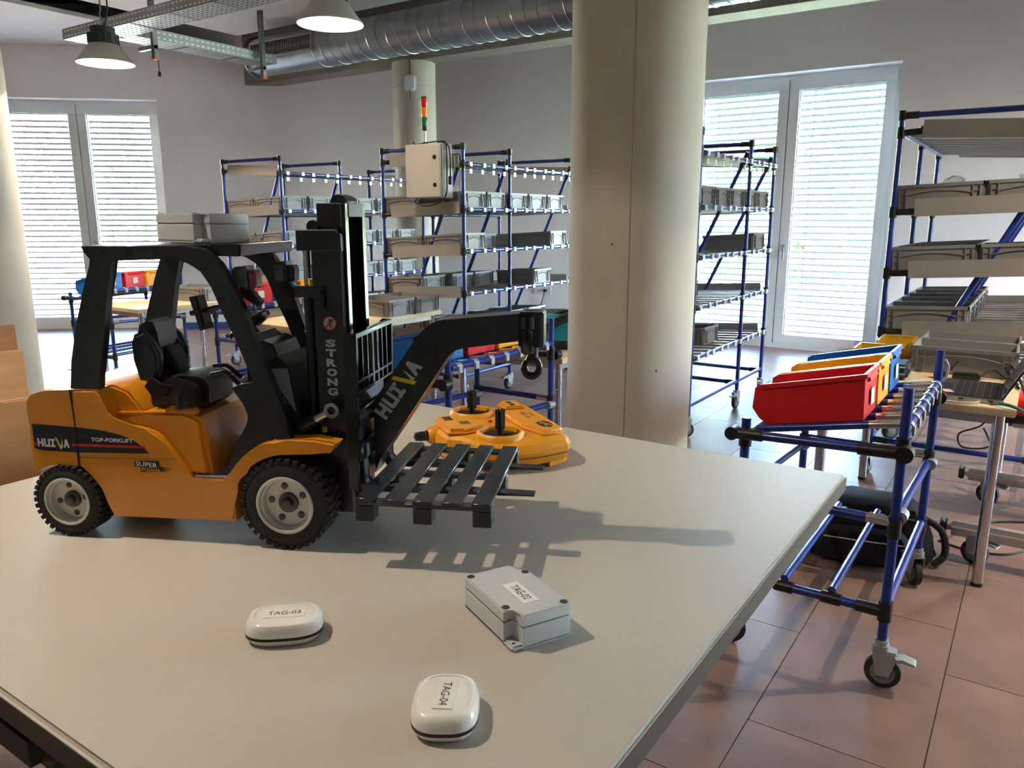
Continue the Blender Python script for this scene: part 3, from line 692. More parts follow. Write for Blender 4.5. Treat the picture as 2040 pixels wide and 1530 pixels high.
# ------------------------------------------------------------------ bin carts
bm = bmesh.new(); add_lathe(bm, [(.0145, -.015), (.0165, -.015), (.0165, .015), (.0145, .015)], 'y', (0, 0, 0), 20, True); add_box(bm, .013, .020, -.012, .012, -.024, .004, .001, 1); CLIP = finish(bm, 'tube_clip', 'zinc')
def cart(label, loc, rz=0.0, detail=True):
    t = thing('bin_cart', label, 'cart', (loc[0], loc[1], 0), rz, 'blue tube bin carts')
    w, L = .44, .78
    for x, y, zt in ((0, 0, .905), (0, L, .905), (-w, 0, .76), (-w, L, .76)):
        tube('upright', (x, y, .13), (x, y, zt), TR, 'tube_blue', t)
        caster(t, x, y, {(0, 0): R(5), (0, L): R(120)}.get((x, y), R(200)), .05)
        tube('caster_socket', (x, y, .115), (x, y, .15), .019, 'zinc', t, 14)
        for z in ((.735, .5, .24) if x == 0 else (.70, .5, .24)): tube('joint', (x, y, z - .03), (x, y, z + .03), .0195, 'joint', t, 14)
    tube('cap', (0, 0, .903), (0, 0, .908), .0142, 'tube_blue', t)
    # tilted deck
    zf, zb = .785, .702
    tube('front_beam', (.0, .015, zf), (.0, L - .015, zf), TR, 'tube_blue', t); tube('back_beam', (-w, .015, zb), (-w, L - .015, zb), TR, 'tube_blue', t)
    n = 7
    for j in range(n):
        y = .06 + j * (L - .12) / (n - 1)
        tube('deck_tube', (-w + .02, y, zb + .012), (-.1, y, zb + .012 + (w - .12) * .19), .0125, 'tube_blue', t); tube('deck_end', (-.1, y, zb + .073), (-.012, y, zf + .004), .0122, 'chrome', t)
        link('tube_clip', CLIP, t, Matrix.Translation((0, y, zf)))
    # horizontal frames
    for y in (-.03, L + .03):
        s = 1 if y > 0 else -1
        tube('side_rail', (-w - .02, y, .715), (.0, y, .728), TR, 'tube_blue', t)
        tube('rail_joint', (-w - .03, y, .7148), (-w + .06, y, .7175), .0185, 'joint', t, 14); tube('rail_joint', (-.11, y, .7245), (.02, y, .7285), .0185, 'joint', t, 14)
        tube('joint_hub', (-w - .03, y - .02, .715), (-w - .03, y + .02, .715), .021, 'joint', t, 16); tube('joint_hub', (.01, y - .02, .728), (.01, y + .02, .728), .024, 'joint', t, 16)
    for y in (0, L):
        tube('mid_rail', (-w, y, .515), (0, y, .515), TR, 'tube_blue', t); tube('rail_end', (-.075, y, .515), (-.01, y, .515), .0145, 'chrome', t)
        tube('low_rail', (-w, y, .237), (0, y, .237), TR, 'tube_blue', t); tube('rail_joint', (-.08, y, .237), (-.005, y, .237), .0185, 'joint', t, 14); tube('rail_joint', (-w, y, .237), (-w + .07, y, .237), .0185, 'joint', t, 14)
    for x in (0, -w):
        tube('mid_beam', (x, 0, .53), (x, L, .49), TR, 'tube_blue', t); tube('low_beam', (x, 0, .255), (x, L, .255), TR, 'tube_blue', t)
        tube('beam_clamp', (x + .012, 0, .53), (x + .012, .05, .528), .019, 'zinc', t, 12); tube('beam_clamp', (x + .012, L - .05, .492), (x + .012, L, .49), .019, 'zinc', t, 12)
    for x in (-.15, -.29):
        tube('low_slat', (x, 0, .262), (x, L, .262), .0125, 'tube_blue', t)
        for y in (0, L): tube('rail_joint', (x - .028, y, .237), (x + .028, y, .237), .0185, 'joint', t, 14)
    return t
def bins_on(loc, rz, cols, who, ys=(.155, .385, .615)):
    base = Matrix.Translation((loc[0], loc[1], 0)) @ Matrix.Rotation(rz, 4, 'Z')
    cn = {'bin_red': 'red', 'bin_yellow': 'yellow', 'bin_blue': 'blue'}
    for c, y in zip(cols, ys):
        sl = R(10.9)
        mx = base @ Matrix.Translation((-.262, y, .757)) @ Matrix.Rotation(-sl, 4, 'Y')
        storage_bin(c, mx, '%s open-front storage bin on %s' % (cn[c], who), 'storage bins on carts')
cart('blue tube bin cart in front of the laptop desk, beside the table corner', (-.262, 2.33)); bins_on((-.262, 2.33), 0, ('bin_red', 'bin_yellow', 'bin_blue'), 'the cart by the laptop desk')
cart('blue tube bin cart behind the toy forklift boom, beside the concrete column', (-1.885, 2.33)); bins_on((-1.885, 2.33), 0, ('bin_blue', 'bin_red', 'bin_yellow'), 'the cart beside the concrete column')
cart('blue tube bin cart seen through the toy forklift cab', (-4.42, 3.38)); bins_on((-4.42, 3.38), 0, ('bin_red', 'bin_blue', 'bin_yellow'), 'the cart seen through the forklift cab')
cart('blue tube bin cart by the slanted window wall', (-6.30, 3.40), R(12)); bins_on((-6.30, 3.40), R(12), ('bin_blue', 'bin_red', 'bin_yellow'), 'the cart by the slanted window wall')

# ------------------------------------------------------------------ desks
def desk(label, xr, yn, L=1.36, w=.70):
    t = thing('desk', label, 'desk', (xr, yn, 0), group='light wood desks with chrome legs')
    boxp('desk_top', 'desk_wood', t, -w, 0, 0, L, .672, .70, .003)
    for x in (-w + .05, -.05):
        for y in (.05, L - .05):
            tube('leg', (x, y, .012), (x, y, .672), .02, 'chrome', t, 18); tube('leg_foot', (x, y, 0), (x, y, .014), .021, 'black', t, 14)
    boxp('apron', 'alu', t, -w + .05, -.05, .04, .06, .635, .672); boxp('apron', 'alu', t, -w + .05, -.05, L - .06, L - .04, .635, .672)
    boxp('apron', 'alu', t, -.06, -.04, .05, L - .05, .635, .672); boxp('apron', 'alu', t, -w + .04, -w + .06, .05, L - .05, .635, .672)
    return t
desk('light wood desk with laptop and cables', -.015, 3.19, 1.18)
desk('light wood desk beside the concrete column with teal backpack', -1.87, 3.19, 1.28)
desk('light wood desk with two grey totes behind the forklift mast', -3.65, 3.2, 1.25)
desk('light wood desk near the slanted window wall with one grey tote', -5.55, 3.2, 1.0, .68)
TD = 'two grey totes side by side'
tote(-3.85, 4.02, .70, 'grey tote on the desk behind the forklift mast, away from the rack', 'totes on desks'); tote(-3.85, 4.31, .70, 'grey tote on the desk behind the forklift mast, next to the rack', 'totes on desks')
tote(-5.83, 3.90, .70, 'grey plastic tote on the desk near the slanted window wall', 'totes on desks', None, R(12))
tote(-.235, 3.925, .70, 'grey tote on the laptop desk touching the charger cables', 'totes on desks', None, R(1)); tote(-.235, 4.21, .70, 'grey tote on the laptop desk next to the flow rack', 'totes on desks', None, R(1))
tote(-2.06, 4.28, .70, 'grey plastic tote on the desk beside the concrete column', 'totes on desks')
storage_bin('bin_mustard', Matrix.Translation((-.55, 4.2, .70)) @ Matrix.Rotation(R(90), 4, 'Z'), 'mustard yellow bin on the laptop desk beside the grey totes', 'mustard bins', .22, .145, .085)
storage_bin('bin_mustard', Matrix.Translation((-.61, 3.93, .70)) @ Matrix.Rotation(R(90), 4, 'Z'), 'mustard yellow bin on the laptop desk behind the black case', 'mustard bins', .2, .14, .075)
storage_bin('bin_mustard', Matrix.Translation((-6.135, 3.84, .70)) @ Matrix.Rotation(R(90), 4, 'Z'), 'mustard yellow bin on the desk near the slanted window wall', 'mustard bins', .2, .13, .075)
# laptop
t = thing('laptop', 'open dark laptop with black keys on the light wood desk', 'laptop', (-.175, 3.42, .70), R(-89))
boxp('base', 'laptop_silver', t, -.17, .17, -.115, .115, 0, .020, .004); boxp('deck', 'laptop', t, -.168, .168, -.113, .113, .0195, .0215)
for r_ in range(6):
    for c_ in range(13): ubox('key', (-.148 + c_ * .0246, -.035 + r_ * .0235, .0225), (.020, .019, .003), 'keys', t)
ubox('touchpad', (-.02, -.082, .0220), (.09, .045, .001), 'keys', t)
lid = part('lid', 'laptop', t, lambda bm: add_box(bm, -.17, .17, 0, .225, 0, .008, .003)); lid.matrix_basis = Matrix.Translation((0, .113, .018)) @ Matrix.Rotation(R(64), 4, 'X')
lid_scr = part('screen', 'screen', lid, lambda bm: add_box(bm, -.155, .155, .015, .21, .008, .0088))
for y in (-.09, .06): ubox('hinge', (y, .114, .018), (.05, .012, .012), 'laptop_silver', t)
for x, m in ((-.02, 'black'), (.04, 'cable_white'), (.075, 'black')): ubox('port', (.1705, x, .010), (.002, .016, .006), m, t)
t = thing('sticky_note', 'pink sticky note on the corner of the laptop', 'note', (-.255, 3.30, .7235), R(20)); boxp('paper', 'pink_note', t, -.03, .03, -.025, .025, 0, .0015)
t = thing('carry_case', 'black hard carry case behind the blue storage bin', 'case', (-.53, 3.62, .70), R(2))
boxp('lower_shell', 'plastic_dark', t, -.115, .115, -.085, .085, 0, .035, .012, 3); boxp('upper_shell', 'plastic_dark', t, -.115, .115, -.085, .085, .036, .066, .014, 3); ubox('latch', (0, -.087, .035), (.03, .005, .02), 'black', t)
t = thing('power_adapter', 'black power adapter with plug lying on the desk by the totes', 'adapter', (-.21, 3.70, .70), R(8))
boxp('brick', 'black', t, -.05, .05, -.025, .025, 0, .03, .006); boxp('plug', 'black', t, -.12, -.075, -.02, .02, .0, .035, .008); pathp('adapter_cable', 'cable_black', t, [(.05, 0, .015), (.1, .06, .04), (.14, .02, .02), (.18, -.06, .01)], .004, 6)
def cable(label, m, pts, r, cat='cable', sm=8):
    o = pathp('cable', m, None, pts, r, 7, sm); return tag(o, label, cat)
cable('black cable arching from the power adapter to the screen', 'cable_black', [(-.27, 3.76, .73), (-.25, 3.80, .76), (-.19, 3.84, .765), (-.1, 3.82, .76), (-.05, 3.75, .72), (-.02, 3.6, .706)], .005)
cable('black cable loop on the desk edge behind the laptop screen', 'cable_black', [(-.14, 3.85, .72), (-.08, 3.86, .77), (-.03, 3.7, .74), (.0, 3.55, .706), (.03, 3.42, .62), (.06, 3.4, .45)], .005)
cable('black cable hanging down behind the desk corner', 'cable_black', [(-.06, 3.95, .71), (-.02, 3.72, .715), (.012, 3.6, .66), (.04, 3.5, .5), (.08, 3.5, .3)], .005)
cable('green network cable running off the laptop corner', 'cable_green', [(-.07, 3.225, .712), (-.03, 3.2, .712), (.01, 3.21, .69), (.06, 3.23, .62), (.1, 3.3, .45)], .006)
cable('white usb cable plugged into the laptop side', 'cable_white', [(-.13, 3.222, .71), (-.17, 3.205, .706), (-.24, 3.21, .704), (-.33, 3.26, .704)], .004)
cable('white cable hooked over the cart upright by the laptop', 'cable_white', [(-.245, 3.12, .87), (-.235, 3.13, .845), (-.24, 3.14, .80), (-.26, 3.15, .775)], .004)
cable('thin black cable looping on the floor around the chrome desk leg', 'cable_black', [(-.23, 3.62, .004), (-.14, 3.84, .005), (-.04, 4.0, .006), (.12, 4.1, .006)], .005)
cable('thin black cable curving across the floor under the desk', 'cable_black', [(-.23, 3.62, .004), (-.12, 3.58, .004), (.02, 3.62, .004), (.12, 3.8, .004), (.2, 4.0, .006)], .005)
cable('thin black cable loop hanging below the desk top', 'cable_black', [(-.08, 3.9, .63), (-.10, 3.9, .56), (-.14, 3.9, .47), (-.22, 3.9, .42), (-.2, 3.9, .36), (-.1, 3.9, .38), (-.13, 3.9, .46)], .004)
# teal backpack on the second desk
t = thing('backpack', 'teal and black backpack lying on the desk beside the concrete column', 'backpack', (-2.05, 3.55, .70), R(30))
def bp1(bm): blob(bm, -.2, .2, -.14, .14, .012, .17, 4, 3, .012, .62)
part('bag_body', 'fabric_teal', t, bp1)
part('bag_bottom', 'fabric_black', t, lambda bm: blob(bm, -.21, .21, -.15, .15, 0, .05, 4, 3, .006, .9))
pathp('strap', 'fabric_black', t, [(-.17, -.1, .05), (-.08, -.13, .13), (.05, -.08, .175), (.14, 0, .16), (.2, .03, .07)], .022, 8); pathp('strap', 'fabric_black', t, [(-.15, .05, .1), (-.04, .02, .165), (.1, .05, .17), (.19, .1, .06)], .018, 8)
pathp('piping', 'cable_green', t, [(-.18, -.06, .06), (-.06, -.06, .16), (.08, .0, .178), (.18, .06, .1)], .006, 6)
# black backpack on the floor
t = thing('backpack', 'black backpack lying on the floor behind the bin cart', 'backpack', (-.50, 3.37, 0), R(12))
part('bag_body', 'fabric_black', t, lambda bm: blob(bm, -.29, .29, -.17, .17, 0, .24, 4, 3, .015, .7)); part('front_pocket', 'fabric_black', t, lambda bm: blob(bm, -.2, .2, -.22, -.1, .01, .15, 3, 3, .01, .8))
pathp('strap', 'fabric_black', t, [(.20, -.06, .19), (.28, -.08, .15), (.30, -.10, .06), (.26, -.12, .016)], .014, 8); pathp('zipper', 'cable_white', t, [(-.15, -.205, .11), (0, -.222, .115), (.15, -.205, .11)], .003, 5)
# wheeled base of a mobile stand
t = thing('mobile_stand', 'grey aluminium base of a mobile stand with braked casters under the desk', 'stand', (0, 0, 0))
for y in (3.46, 4.28):
    f = boxp('foot_bar', 'alu', t, -.2, 1.0, y - .035, y + .035, .105, .165, .02, 4); boxp('foot_cap', 'black', f, -.222, -.198, y - .038, y + .038, .1, .17, .02, 3)
    for x in (-.10, .9): caster(t, x, y, R(-20), .05)
    for x in (-.10, .9): tube('caster_stem', (x, y, .12), (x, y, .135), .02, 'zinc', t, 12)
boxp('cross_bar', 'alu', t, .6, .68, 3.46, 4.28, .165, .22, .01); boxp('mast', 'alu', t, .6, .68, 3.83, 3.91, .22, 1.5, .01)
t = thing('plastic_shell', 'red plastic shell with black underside below the laptop desk', 'plastic part', (.02, 4.02, .50), R(5))
def shell(bm): blob(bm, -.2, .2, -.1, .1, .02, .11, 4, 3, 0, .9)
part('red_shell', 'bin_red', t, shell); part('black_base', 'black', t, lambda bm: blob(bm, -.17, .2, -.09, .09, -.02, .05, 3, 3)); boxp('support_shelf', 'alu', t, -.05, .6, -.08, .08, -.03, -.012)
# wall socket with plug
t = thing('wall_socket', 'white wall socket with a black plug behind the flow rack', 'socket', (-4.98, YC + (YW - YC) * (-4.98 - XC) / (XB - XC), .0), math.atan2(YW - YC, XB - XC))
boxp('socket_plate', 'frame_white', t, -.11, .11, -.012, 0, .48, .56, .003); lathep('plug', 'black', t, [(.001, -.05), (.018, -.05), (.02, -.012)], 'y', (.04, 0, .52), 14); pathp('plug_cable', 'cable_black', t, [(.04, -.05, .52), (.03, -.06, .45), (-.02, -.03, .3), (-.03, -.03, .05)], .005, 6)

# ------------------------------------------------------------------ foreground table and stools
TZ = .975
t = thing('worktable', 'large square beige laminate table carrying the toy forklift', 'table', (-.725, .735, 0))
def top(bm): add_box(bm, -.515, .513, -.497, .497, TZ - .026, TZ, .004, 3)
part('table_top', 'table_top', t, top, True, 8)
part('edge_band', 'table_edge_shaded', t, lambda bm: [add_box(bm, -.5155, .5135, -.4975, .4975, TZ - .0255, TZ - .0045)], False)  # edge band, its colour darkened to carry the shade of the unlit side
for x in (-.22, .04):
    for y in (.02, .38): tube('leg', (x, y, .0), (x, y, TZ - .026), .025, 'black', t, 16)
boxp('frame_rail', 'black', t, -.42, .12, 0, .04, TZ - .07, TZ - .026); boxp('frame_rail', 'black', t, -.42, .12, .36, .40, TZ - .07, TZ - .026)
boxp('edge_rail', 'black', t, -.46, .085, -.490, -.43, .888, TZ - .0262, .018, 3)
def stool(x, y, rz, label):
    t = thing('plywood_stool', label, 'chair', (x, y, 0), rz, 'plywood chairs behind the table')
    def back(bm):
        n = 10; pts = []
        for i in range(n + 1): a = -1 + 2 * i / n; pts.append((.03 * a * a, a * .21))
        add_prism(bm, [(p[0], p[1]) for p in pts] + [(p[0] - .01, p[1]) for p in reversed(pts)], 'z', .76, 1.05, .003, 2)
    part('backrest', 'plywood', t, back)
    part('seat', 'plywood', t, lambda bm: add_box(bm, -.42, -.02, -.2, .2, .64, .652, .005))
    for sx in (-.38, -.03):
        for sy in (-.18, .18): tube('leg', (sx * 1.04, sy * 1.08, 0), (sx, sy, .64), .011, 'chrome', t, 10)
    for sy in (-.17, .17): tube('back_post', (-.03, sy, .64), (-.008, sy, .93), .009, 'chrome', t, 10)
    for sx in (-.39, -.03): tube('foot_rail', (sx, -.187, .25), (sx, .187, .25), .008, 'chrome', t, 8)
stool(-1.475, .418, R(4), 'plywood-backed stool pulled up next to the table edge by the toy forklift')
stool(-2.03, .658, R(8), 'plywood-backed stool, second one away from the table edge')
stool(-2.53, .87, R(14), 'plywood-backed stool, third one away from the table edge, by the left column')

# ------------------------------------------------------------------ sensor tags on the table
def enclosure_meshes():
    a, b, nx, ny = .05, .032, .017, .011
    def outl(g):
        # rectangle with rounded notches at (+a,-b) and (-a,+b)
        def notch(cx, cy, sx, sy):
            return [(cx, cy - sy * ny), (cx - sx * (nx - .004), cy - sy * ny), (cx - sx * (nx - .001), cy - sy * (ny - .001)), (cx - sx * nx, cy - sy * (ny - .004)), (cx - sx * nx, cy)]
        P = [(-a + .003, -b)] + list(reversed(notch(a, -b, 1, -1))) + [(a, b - .003), (a - .001, b - .001), (a - .003, b)] + list(reversed(notch(-a, b, -1, 1))) + [(-a, -b + .003), (-a + .001, -b + .001)]
        return [(x * g, y * g) for x, y in P]
    bm = bmesh.new(); add_prism(bm, outl(1.0), 'z', 0.0, .0215, .0006, 1)
    add_box(bm, -a, a, -b, b, 0, .0055, .002, 2); base = finish(bm, 'enclosure_base', 'enclosure', True, 30)
    bm = bmesh.new(); add_prism(bm, outl(.985), 'z', .0212, .0222); seam = finish(bm, 'enclosure_seam', 'rubber_grey')
    bm = bmesh.new(); add_prism(bm, outl(1.0), 'z', .022, .034, .0014, 2); lid = finish(bm, 'enclosure_lid', 'enclosure', True, 30)
    bm = bmesh.new(); add_lathe(bm, [(.0001, .0342), (.0022, .0342), (.0030, .0346), (.0040, .0343), (.0040, .0335)], seg=16); scr = finish(bm, 'lid_screw', 'screw')
    return base, seam, lid, scr
EB, ES, EL, ESC = enclosure_meshes()
def enclosure(loc, rz, label):
    t = thing('sensor_enclosure', label, 'plastic box', loc, rz)
    link('base', EB, t); link('seal', ES, t); link('lid', EL, t)
    for x, y in ((-.0445, -.0265), (.0445, .0265), (.0275, -.0265), (-.0275, .0265)): link('lid_screw', ESC, t, Matrix.Translation((x, y, 0)))
    for s in (1, -1): lathep('mounting_hole', 'ink', t, [(.0001, .0057), (.0016, .0057), (.0016, .0050)], 'z', (s * .0435, -s * .0270, 0), 12)
    return t
t = enclosure((-.3865, .5765, TZ), R(-26.5), 'light grey screwed sensor box with a paper label reading TAG-02')
boxp('paper_label', 'print_white', t, -.013, .030, -.0085, .0085, .0340, .0343)
lettering('label_text', 'TAG-02', 'ink', t, (-.006, -.0040, .03445), (1, 0, 0), (0, 1, 0), .030, .0085, .0)
def puck(loc, rz, lx, ly, text, trz, label):
    t = thing('sensor_tag', label, 'sensor tag', loc, rz)
    def sq(a, b, n=2.9, seg=48):
        P = []
        for i in range(seg):
            w = 2 * math.pi * i / seg; c, s = math.cos(w), math.sin(w)
            P.append((a * math.copysign(abs(c) ** (2 / n), c), b * math.copysign(abs(s) ** (2 / n), s)))
        return P
    def stack(bm, levels):
        rings = [[bm.verts.new((x, y, z)) for x, y in sq(lx / 2 * k, ly / 2 * k)] for k, z in levels]
        for A_, B_ in zip(rings, rings[1:]):
            n = len(A_)
            for i in range(n): bm.faces.new((A_[i], A_[(i + 1) % n], B_[(i + 1) % n], B_[i]))
        bm.faces.new(list(reversed(rings[0]))); bm.faces.new(rings[-1])
    part('lower_shell', 'tag_white', t, lambda bm: stack(bm, [(.84, 0), (.9, .001), (.955, .004), (.975, .0065)]), True, 50)
    part('rubber_seal', 'tag_seal', t, lambda bm: stack(bm, [(.97, .0062), (1.0, .0068), (1.0, .0092), (.985, .0096)]), True, 50)
    part('upper_shell', 'tag_white', t, lambda bm: stack(bm, [(.985, .0092), (1.0, .0102), (.985, .0145), (.945, .0182), (.88, .0206), (.80, .0216), (.765, .0216), (.75, .0208), (.735, .0210), (.4, .0216), (.02, .0218)]), True, 28)
    rr = Matrix.Rotation(trz, 3, 'Z'); w, h = .030, .0068
    boxp('clear_label', 'tape', t, -.019, .019, -.008, .008, .0216, .02192).matrix_basis = rr.to_4x4()
    lettering('label_text', text, 'ink', t, rr @ V((-w / 2, -h / 2, 0)) + V((0, 0, .0220)), rr @ V((1, 0, 0)), rr @ V((0, 1, 0)), w, h, .0)
    return t
puck((-.5535, .4335, TZ), R(42), .0715, .052, 'TAG-03', 0, 'white oval sensor tag with black rubber seal reading TAG-03')
puck((-.3475, .4195, TZ), R(124), .0665, .0535, 'TAG-04', R(176), 'white rounded sensor tag with black rubber seal reading TAG-04')

# ------------------------------------------------------------------ toy forklift
FK = thing('toy_forklift', 'yellow and black toy forklift with crane boom standing on the table', 'toy forklift', (-.96285, .43589, TZ), R(25.848))
W = .165
P0 = .0055                                      # plane of the near side panel
def fp(name, m, pts, y0, y1, bev=0, seg=2, par=FK): return prismp(name, m, par, pts, 'y', y0, y1, bev, seg)
rear = [(-.0364, .0765), (-.0389, .0897), (-.0387, .1099), (-.0375, .14), (-.0384, .1613), (-.0375, .1700), (-.0318, .1772), (-.0200, .1815), (-.0106, .1834), (.0225, .1858), (.0235, .1604), (.0240, .1326), (.0222, .0900), (.0224, .0892), (-.0038, .0920), (-.022, .0888), (-.0327, .0823)]
fp('counterweight', 'yellow', rear, .0058, W - .0058, .0075, 3)
side = [(.0240, .1326), (.0235, .1604), (.0230, .1858), (.0563, .1868), (.0596, .1792), (.0657, .1585), (.0700, .1530), (.0766, .1492), (.0898, .1449), (.1050, .1430), (.1148, .141), (.1240, .1375), (.1325, .132), (.1400, .1230), (.146, .1147), (.1607, .0924), (.1679, .0795), (.2116, .0802), (.2213, .0800), (.2213, .0293), (.0597, .0267), (.059, .0437), (.0526, .0637), (.0406, .08), (.0226, .0892)]
fp('body_shell', 'yellow', side, .0058, W - .0058, .0028, 3)
fen = [(.2090, .0795), (.2155, .0832), (.2210, .0925), (.2282, .1021), (.2370, .1118), (.2467, .1198), (.2550, .1252), (.2633, .1289), (.277, .1335), (.2927, .1349), (.3263, .1369), (.3540, .1330), (.3444, .1206), (.3205, .1189), (.2842, .1167), (.2740, .1145), (.2644, .111), (.2550, .1065), (.2465, .1005), (.2390, .0935), (.233, .0853), (.2290, .0780), (.2256, .0702), (.2225, .0500), (.2213, .0300), (.2090, .0300)]
fp('front_fender', 'yellow', fen, .0040, .0300, .0030, 3); fp('front_fender', 'yellow', fen, W - .03, W - .004, .0030, 3)
fp('engine_hood', 'yellow', [(.060, .08), (.060, .1520), (.0675, .1551), (.110, .1560), (.1583, .1558), (.1784, .1543), (.1835, .148), (.1895, .081)], .0150, W - .0150, .006, 4)
fp('rear_deck', 'yellow', [(.030, .150), (.030, .1872), (.062, .1872), (.080, .180), (.098, .157), (.098, .150)], .030, W - .030, .003, 2)
fp('chassis', 'plastic_black', [(-.030, .025), (-.030, .09), (.055, .09), (.06, .07), (.2, .07), (.22, .122), (.318, .126), (.322, .03), (.30, .022)], .044, W - .044)
fp('axle', 'plastic_dark', [(.278, .046), (.298, .046), (.298, .066), (.278, .066)], .02, W - .02)
fp('panel_seam', 'ink', [(.0215, .1852), (.0228, .1604), (.0234, .1326), (.0215, .0898), (.0228, .0898), (.0247, .1326), (.0242, .1604), (.0230, .1852)], .0052, .0068)
fp('panel_seam', 'hub_dark', [(.0243, .1012), (.1487, .1045), (.1487, .1050), (.0243, .1018)], .0053, .0065)
def decal(name, m, pts, y=P0 - .0002): 
    return flat(name, m, FK, [pts], (0, y, 0), (1, 0, 0), (0, 0, 1))
band = [(-.0340, .1416), (.0, .1404), (.0205, .1394), (.035, .1387), (.048, .1377), (.060, .1363), (.0718, .1342), (.083, .1319), (.0934, .1283), (.101, .1247), (.1079, .1200), (.113, .1155), (.1176, .1103), (.0688, .1089), (.0216, .1077), (-.0225, .1082), (-.0345, .1105)]
decal('decal_band', 'decal_black', band, P0 + .0001); 
flat('decal_stripe', 'print_red', FK, [[(-.034, .1154), (-.0304, .1151), (-.0299, .1184), (-.034, .1185)], [(.0165, .1154), (.1139, .1170), (.1128, .1196), (.0169, .1188)]], (0, P0 - .0001, 0), (1, 0, 0), (0, 0, 1))
def logo(par, org, xd, yd, w, h, m1='print_grey'):
    sx, sy = w / 5.2, h
    def T(P, ox): return [((x * .94 + ox) * sx, y * sy) for x, y in P]
    H = [(0, 0), (.3, 0), (.3, .36), (.7, .36), (.7, 0), (1, 0), (1, 1), (.7, 1), (.7, .62), (.3, .62), (.3, 1), (0, 1)]
    U = [(0, 1), (0, .12), (.15, 0), (1, 0), (1, 1), (.7, 1), (.7, .25), (.3, .25), (.3, 1)]
    I = [(-.04, 1), (-.04, .76), (.22, .76), (.22, .24), (-.04, .24), (-.04, 0), (.8, 0), (.8, .24), (.54, .24), (.54, .76), (.8, .76), (.8, 1)]
    N1 = [(.72, 0), (1.06, 0), (1.06, .95)]
    A = [(0, 0), (.34, 1), (.66, 1), (1, 0), (.7, 0), (.62, .24), (.38, .24), (.3, 0)]
    flat('logo_letter', m1, par, [T(H, 0)], org, xd, yd); flat('logo_letter', m1, par, [T(U, 1.06)], org, xd, yd); flat('logo_letter', m1, par, [T(I, 2.12)], org, xd, yd)
    flat('logo_letter', m1, par, [T(N1, 3.05)], org, xd, yd); flat('logo_letter', m1, par, [T(A, 4.2)], org, xd, yd)
    n = V(xd).normalized().cross(V(yd).normalized())
    flat('logo_slash', 'print_yellow', par, [T([(-.12, 1.2), (.25, 1.2), (1.0, -.2), (.64, -.2)], 3.0)], V(org) + n * .0002, xd, yd)
logo(FK, (-.0290, P0 - .0003, .1132), (1, 0, 0), (0, 0, 1), .043, .0105, 'print_white')
lettering('body_lettering', 'TOP-FORKLIFT', 'print_white', FK, (.0435, P0 - .0003, .1224), (1, 0, .012), (-.01, 0, 1), .055, .0050, .03)
flat('power_plate', 'ink', FK, [[(.0963, .0930), (.1290, .0943), (.1297, .1016), (.0980, .1004)], [(.1042, .0871), (.1326, .0882), (.1332, .0942), (.1049, .0931)], [(.1334, .0882), (.1352, .0883), (.1358, .0942), (.1340, .0942)], [(.1366, .0884), (.1378, .0884), (.1384, .0942), (.1372, .0942)], [(.1394, .0886), (.1402, .0886), (.1408, .0942), (.1400, .0942)], [(.1418, .0888), (.1422, .0888), (.1428, .0940), (.1424, .0940)]], (0, P0 - .0001, 0), (1, 0, 0), (0, 0, 1))
lettering('plate_lettering', 'SUPER', 'print_white', FK, (.0990, P0 - .0003, .0945), (1, 0, .03), (.1, 0, 1), .029, .0058, .01)
lettering('plate_lettering', 'POWER', 'yellow', FK, (.1062, P0 - .0003, .0885), (1, 0, .03), (.1, 0, 1), .0258, .0042, .03)

def wheel(x, z, rad, rim, w, y0, sgn, holes, name='wheel'):
    t_ = link(name, None, FK)
    cy = y0
    def tire(bm):
        f = sgn * w
        add_lathe(bm, [(rim, cy), (rim + .002, cy - sgn * .0), (rad * .80, cy), (rad * .93, cy + f * .06), (rad * .965, cy + f * .2), (rad * .965, cy + f * .8), (rad * .93, cy + f * .94), (rim, cy + f)], 'y', (x, 0, z), 56, True)
        n = 34
        for k in range(n):
            a = 2 * math.pi * k / n
            for h, (q0, q1) in enumerate(((.02, .47), (.53, .98))):
                aa = a + (math.pi / n if h else 0)
                mx = Matrix.Translation((x, cy, z)) @ Matrix.Rotation(-aa, 4, 'Y')
                d = 2 * math.pi * rad / n * .33; r0, r1 = rad * .90, rad
                vs = [bm.verts.new(mx @ V((r, f * q, s * d * (1 if r == r0 else .85)))) for r in (r0, r1) for q in (q0, q1) for s in (-1, 1)]
                for F in ((0, 1, 3, 2), (4, 6, 7, 5), (0, 4, 5, 1), (2, 3, 7, 6), (0, 2, 6, 4), (1, 5, 7, 3)): bm.faces.new([vs[i] for i in F])
    part('tire', 'rubber', t_, tire, True, 30)
    e = sgn
    part('rim', 'rim', t_, lambda bm: add_lathe(bm, [(rim * 1.02, cy - e * .0005), (rim * .97, cy - e * .0015), (rim * .92, cy - e * .0010), (rim * .885, cy + e * .003), (rim * .85, cy + e * .0035), (rim * .80, cy + e * .0105), (.30 * rim, cy + e * .0115), (.30 * rim, cy + e * .009), (.12 * rim, cy + e * .009), (.001, cy + e * .009)], 'y', (x, 0, z), 48, caps=False))
    lathep('hub', 'hub_dark', t_, [(.36 * rim, cy + e * .0115), (.34 * rim, cy + e * .0085), (.2 * rim, cy + e * .008), (.2 * rim, cy + e * .0028), (.16 * rim, cy + e * .002), (.001, cy + e * .002)], 'y', (x, 0, z), 28)
    for k in range(holes):
        a = 2 * math.pi * k / holes + 1.75
        lathep('lug_nut', 'hub_dark', t_, [(.001, cy + e * .0095), (.07 * rim, cy + e * .0092), (.12 * rim, cy + e * .0100), (.12 * rim, cy + e * .012)], 'y', (x + math.cos(a) * rim * .6, 0, z + math.sin(a) * rim * .6), 14)
    return t_
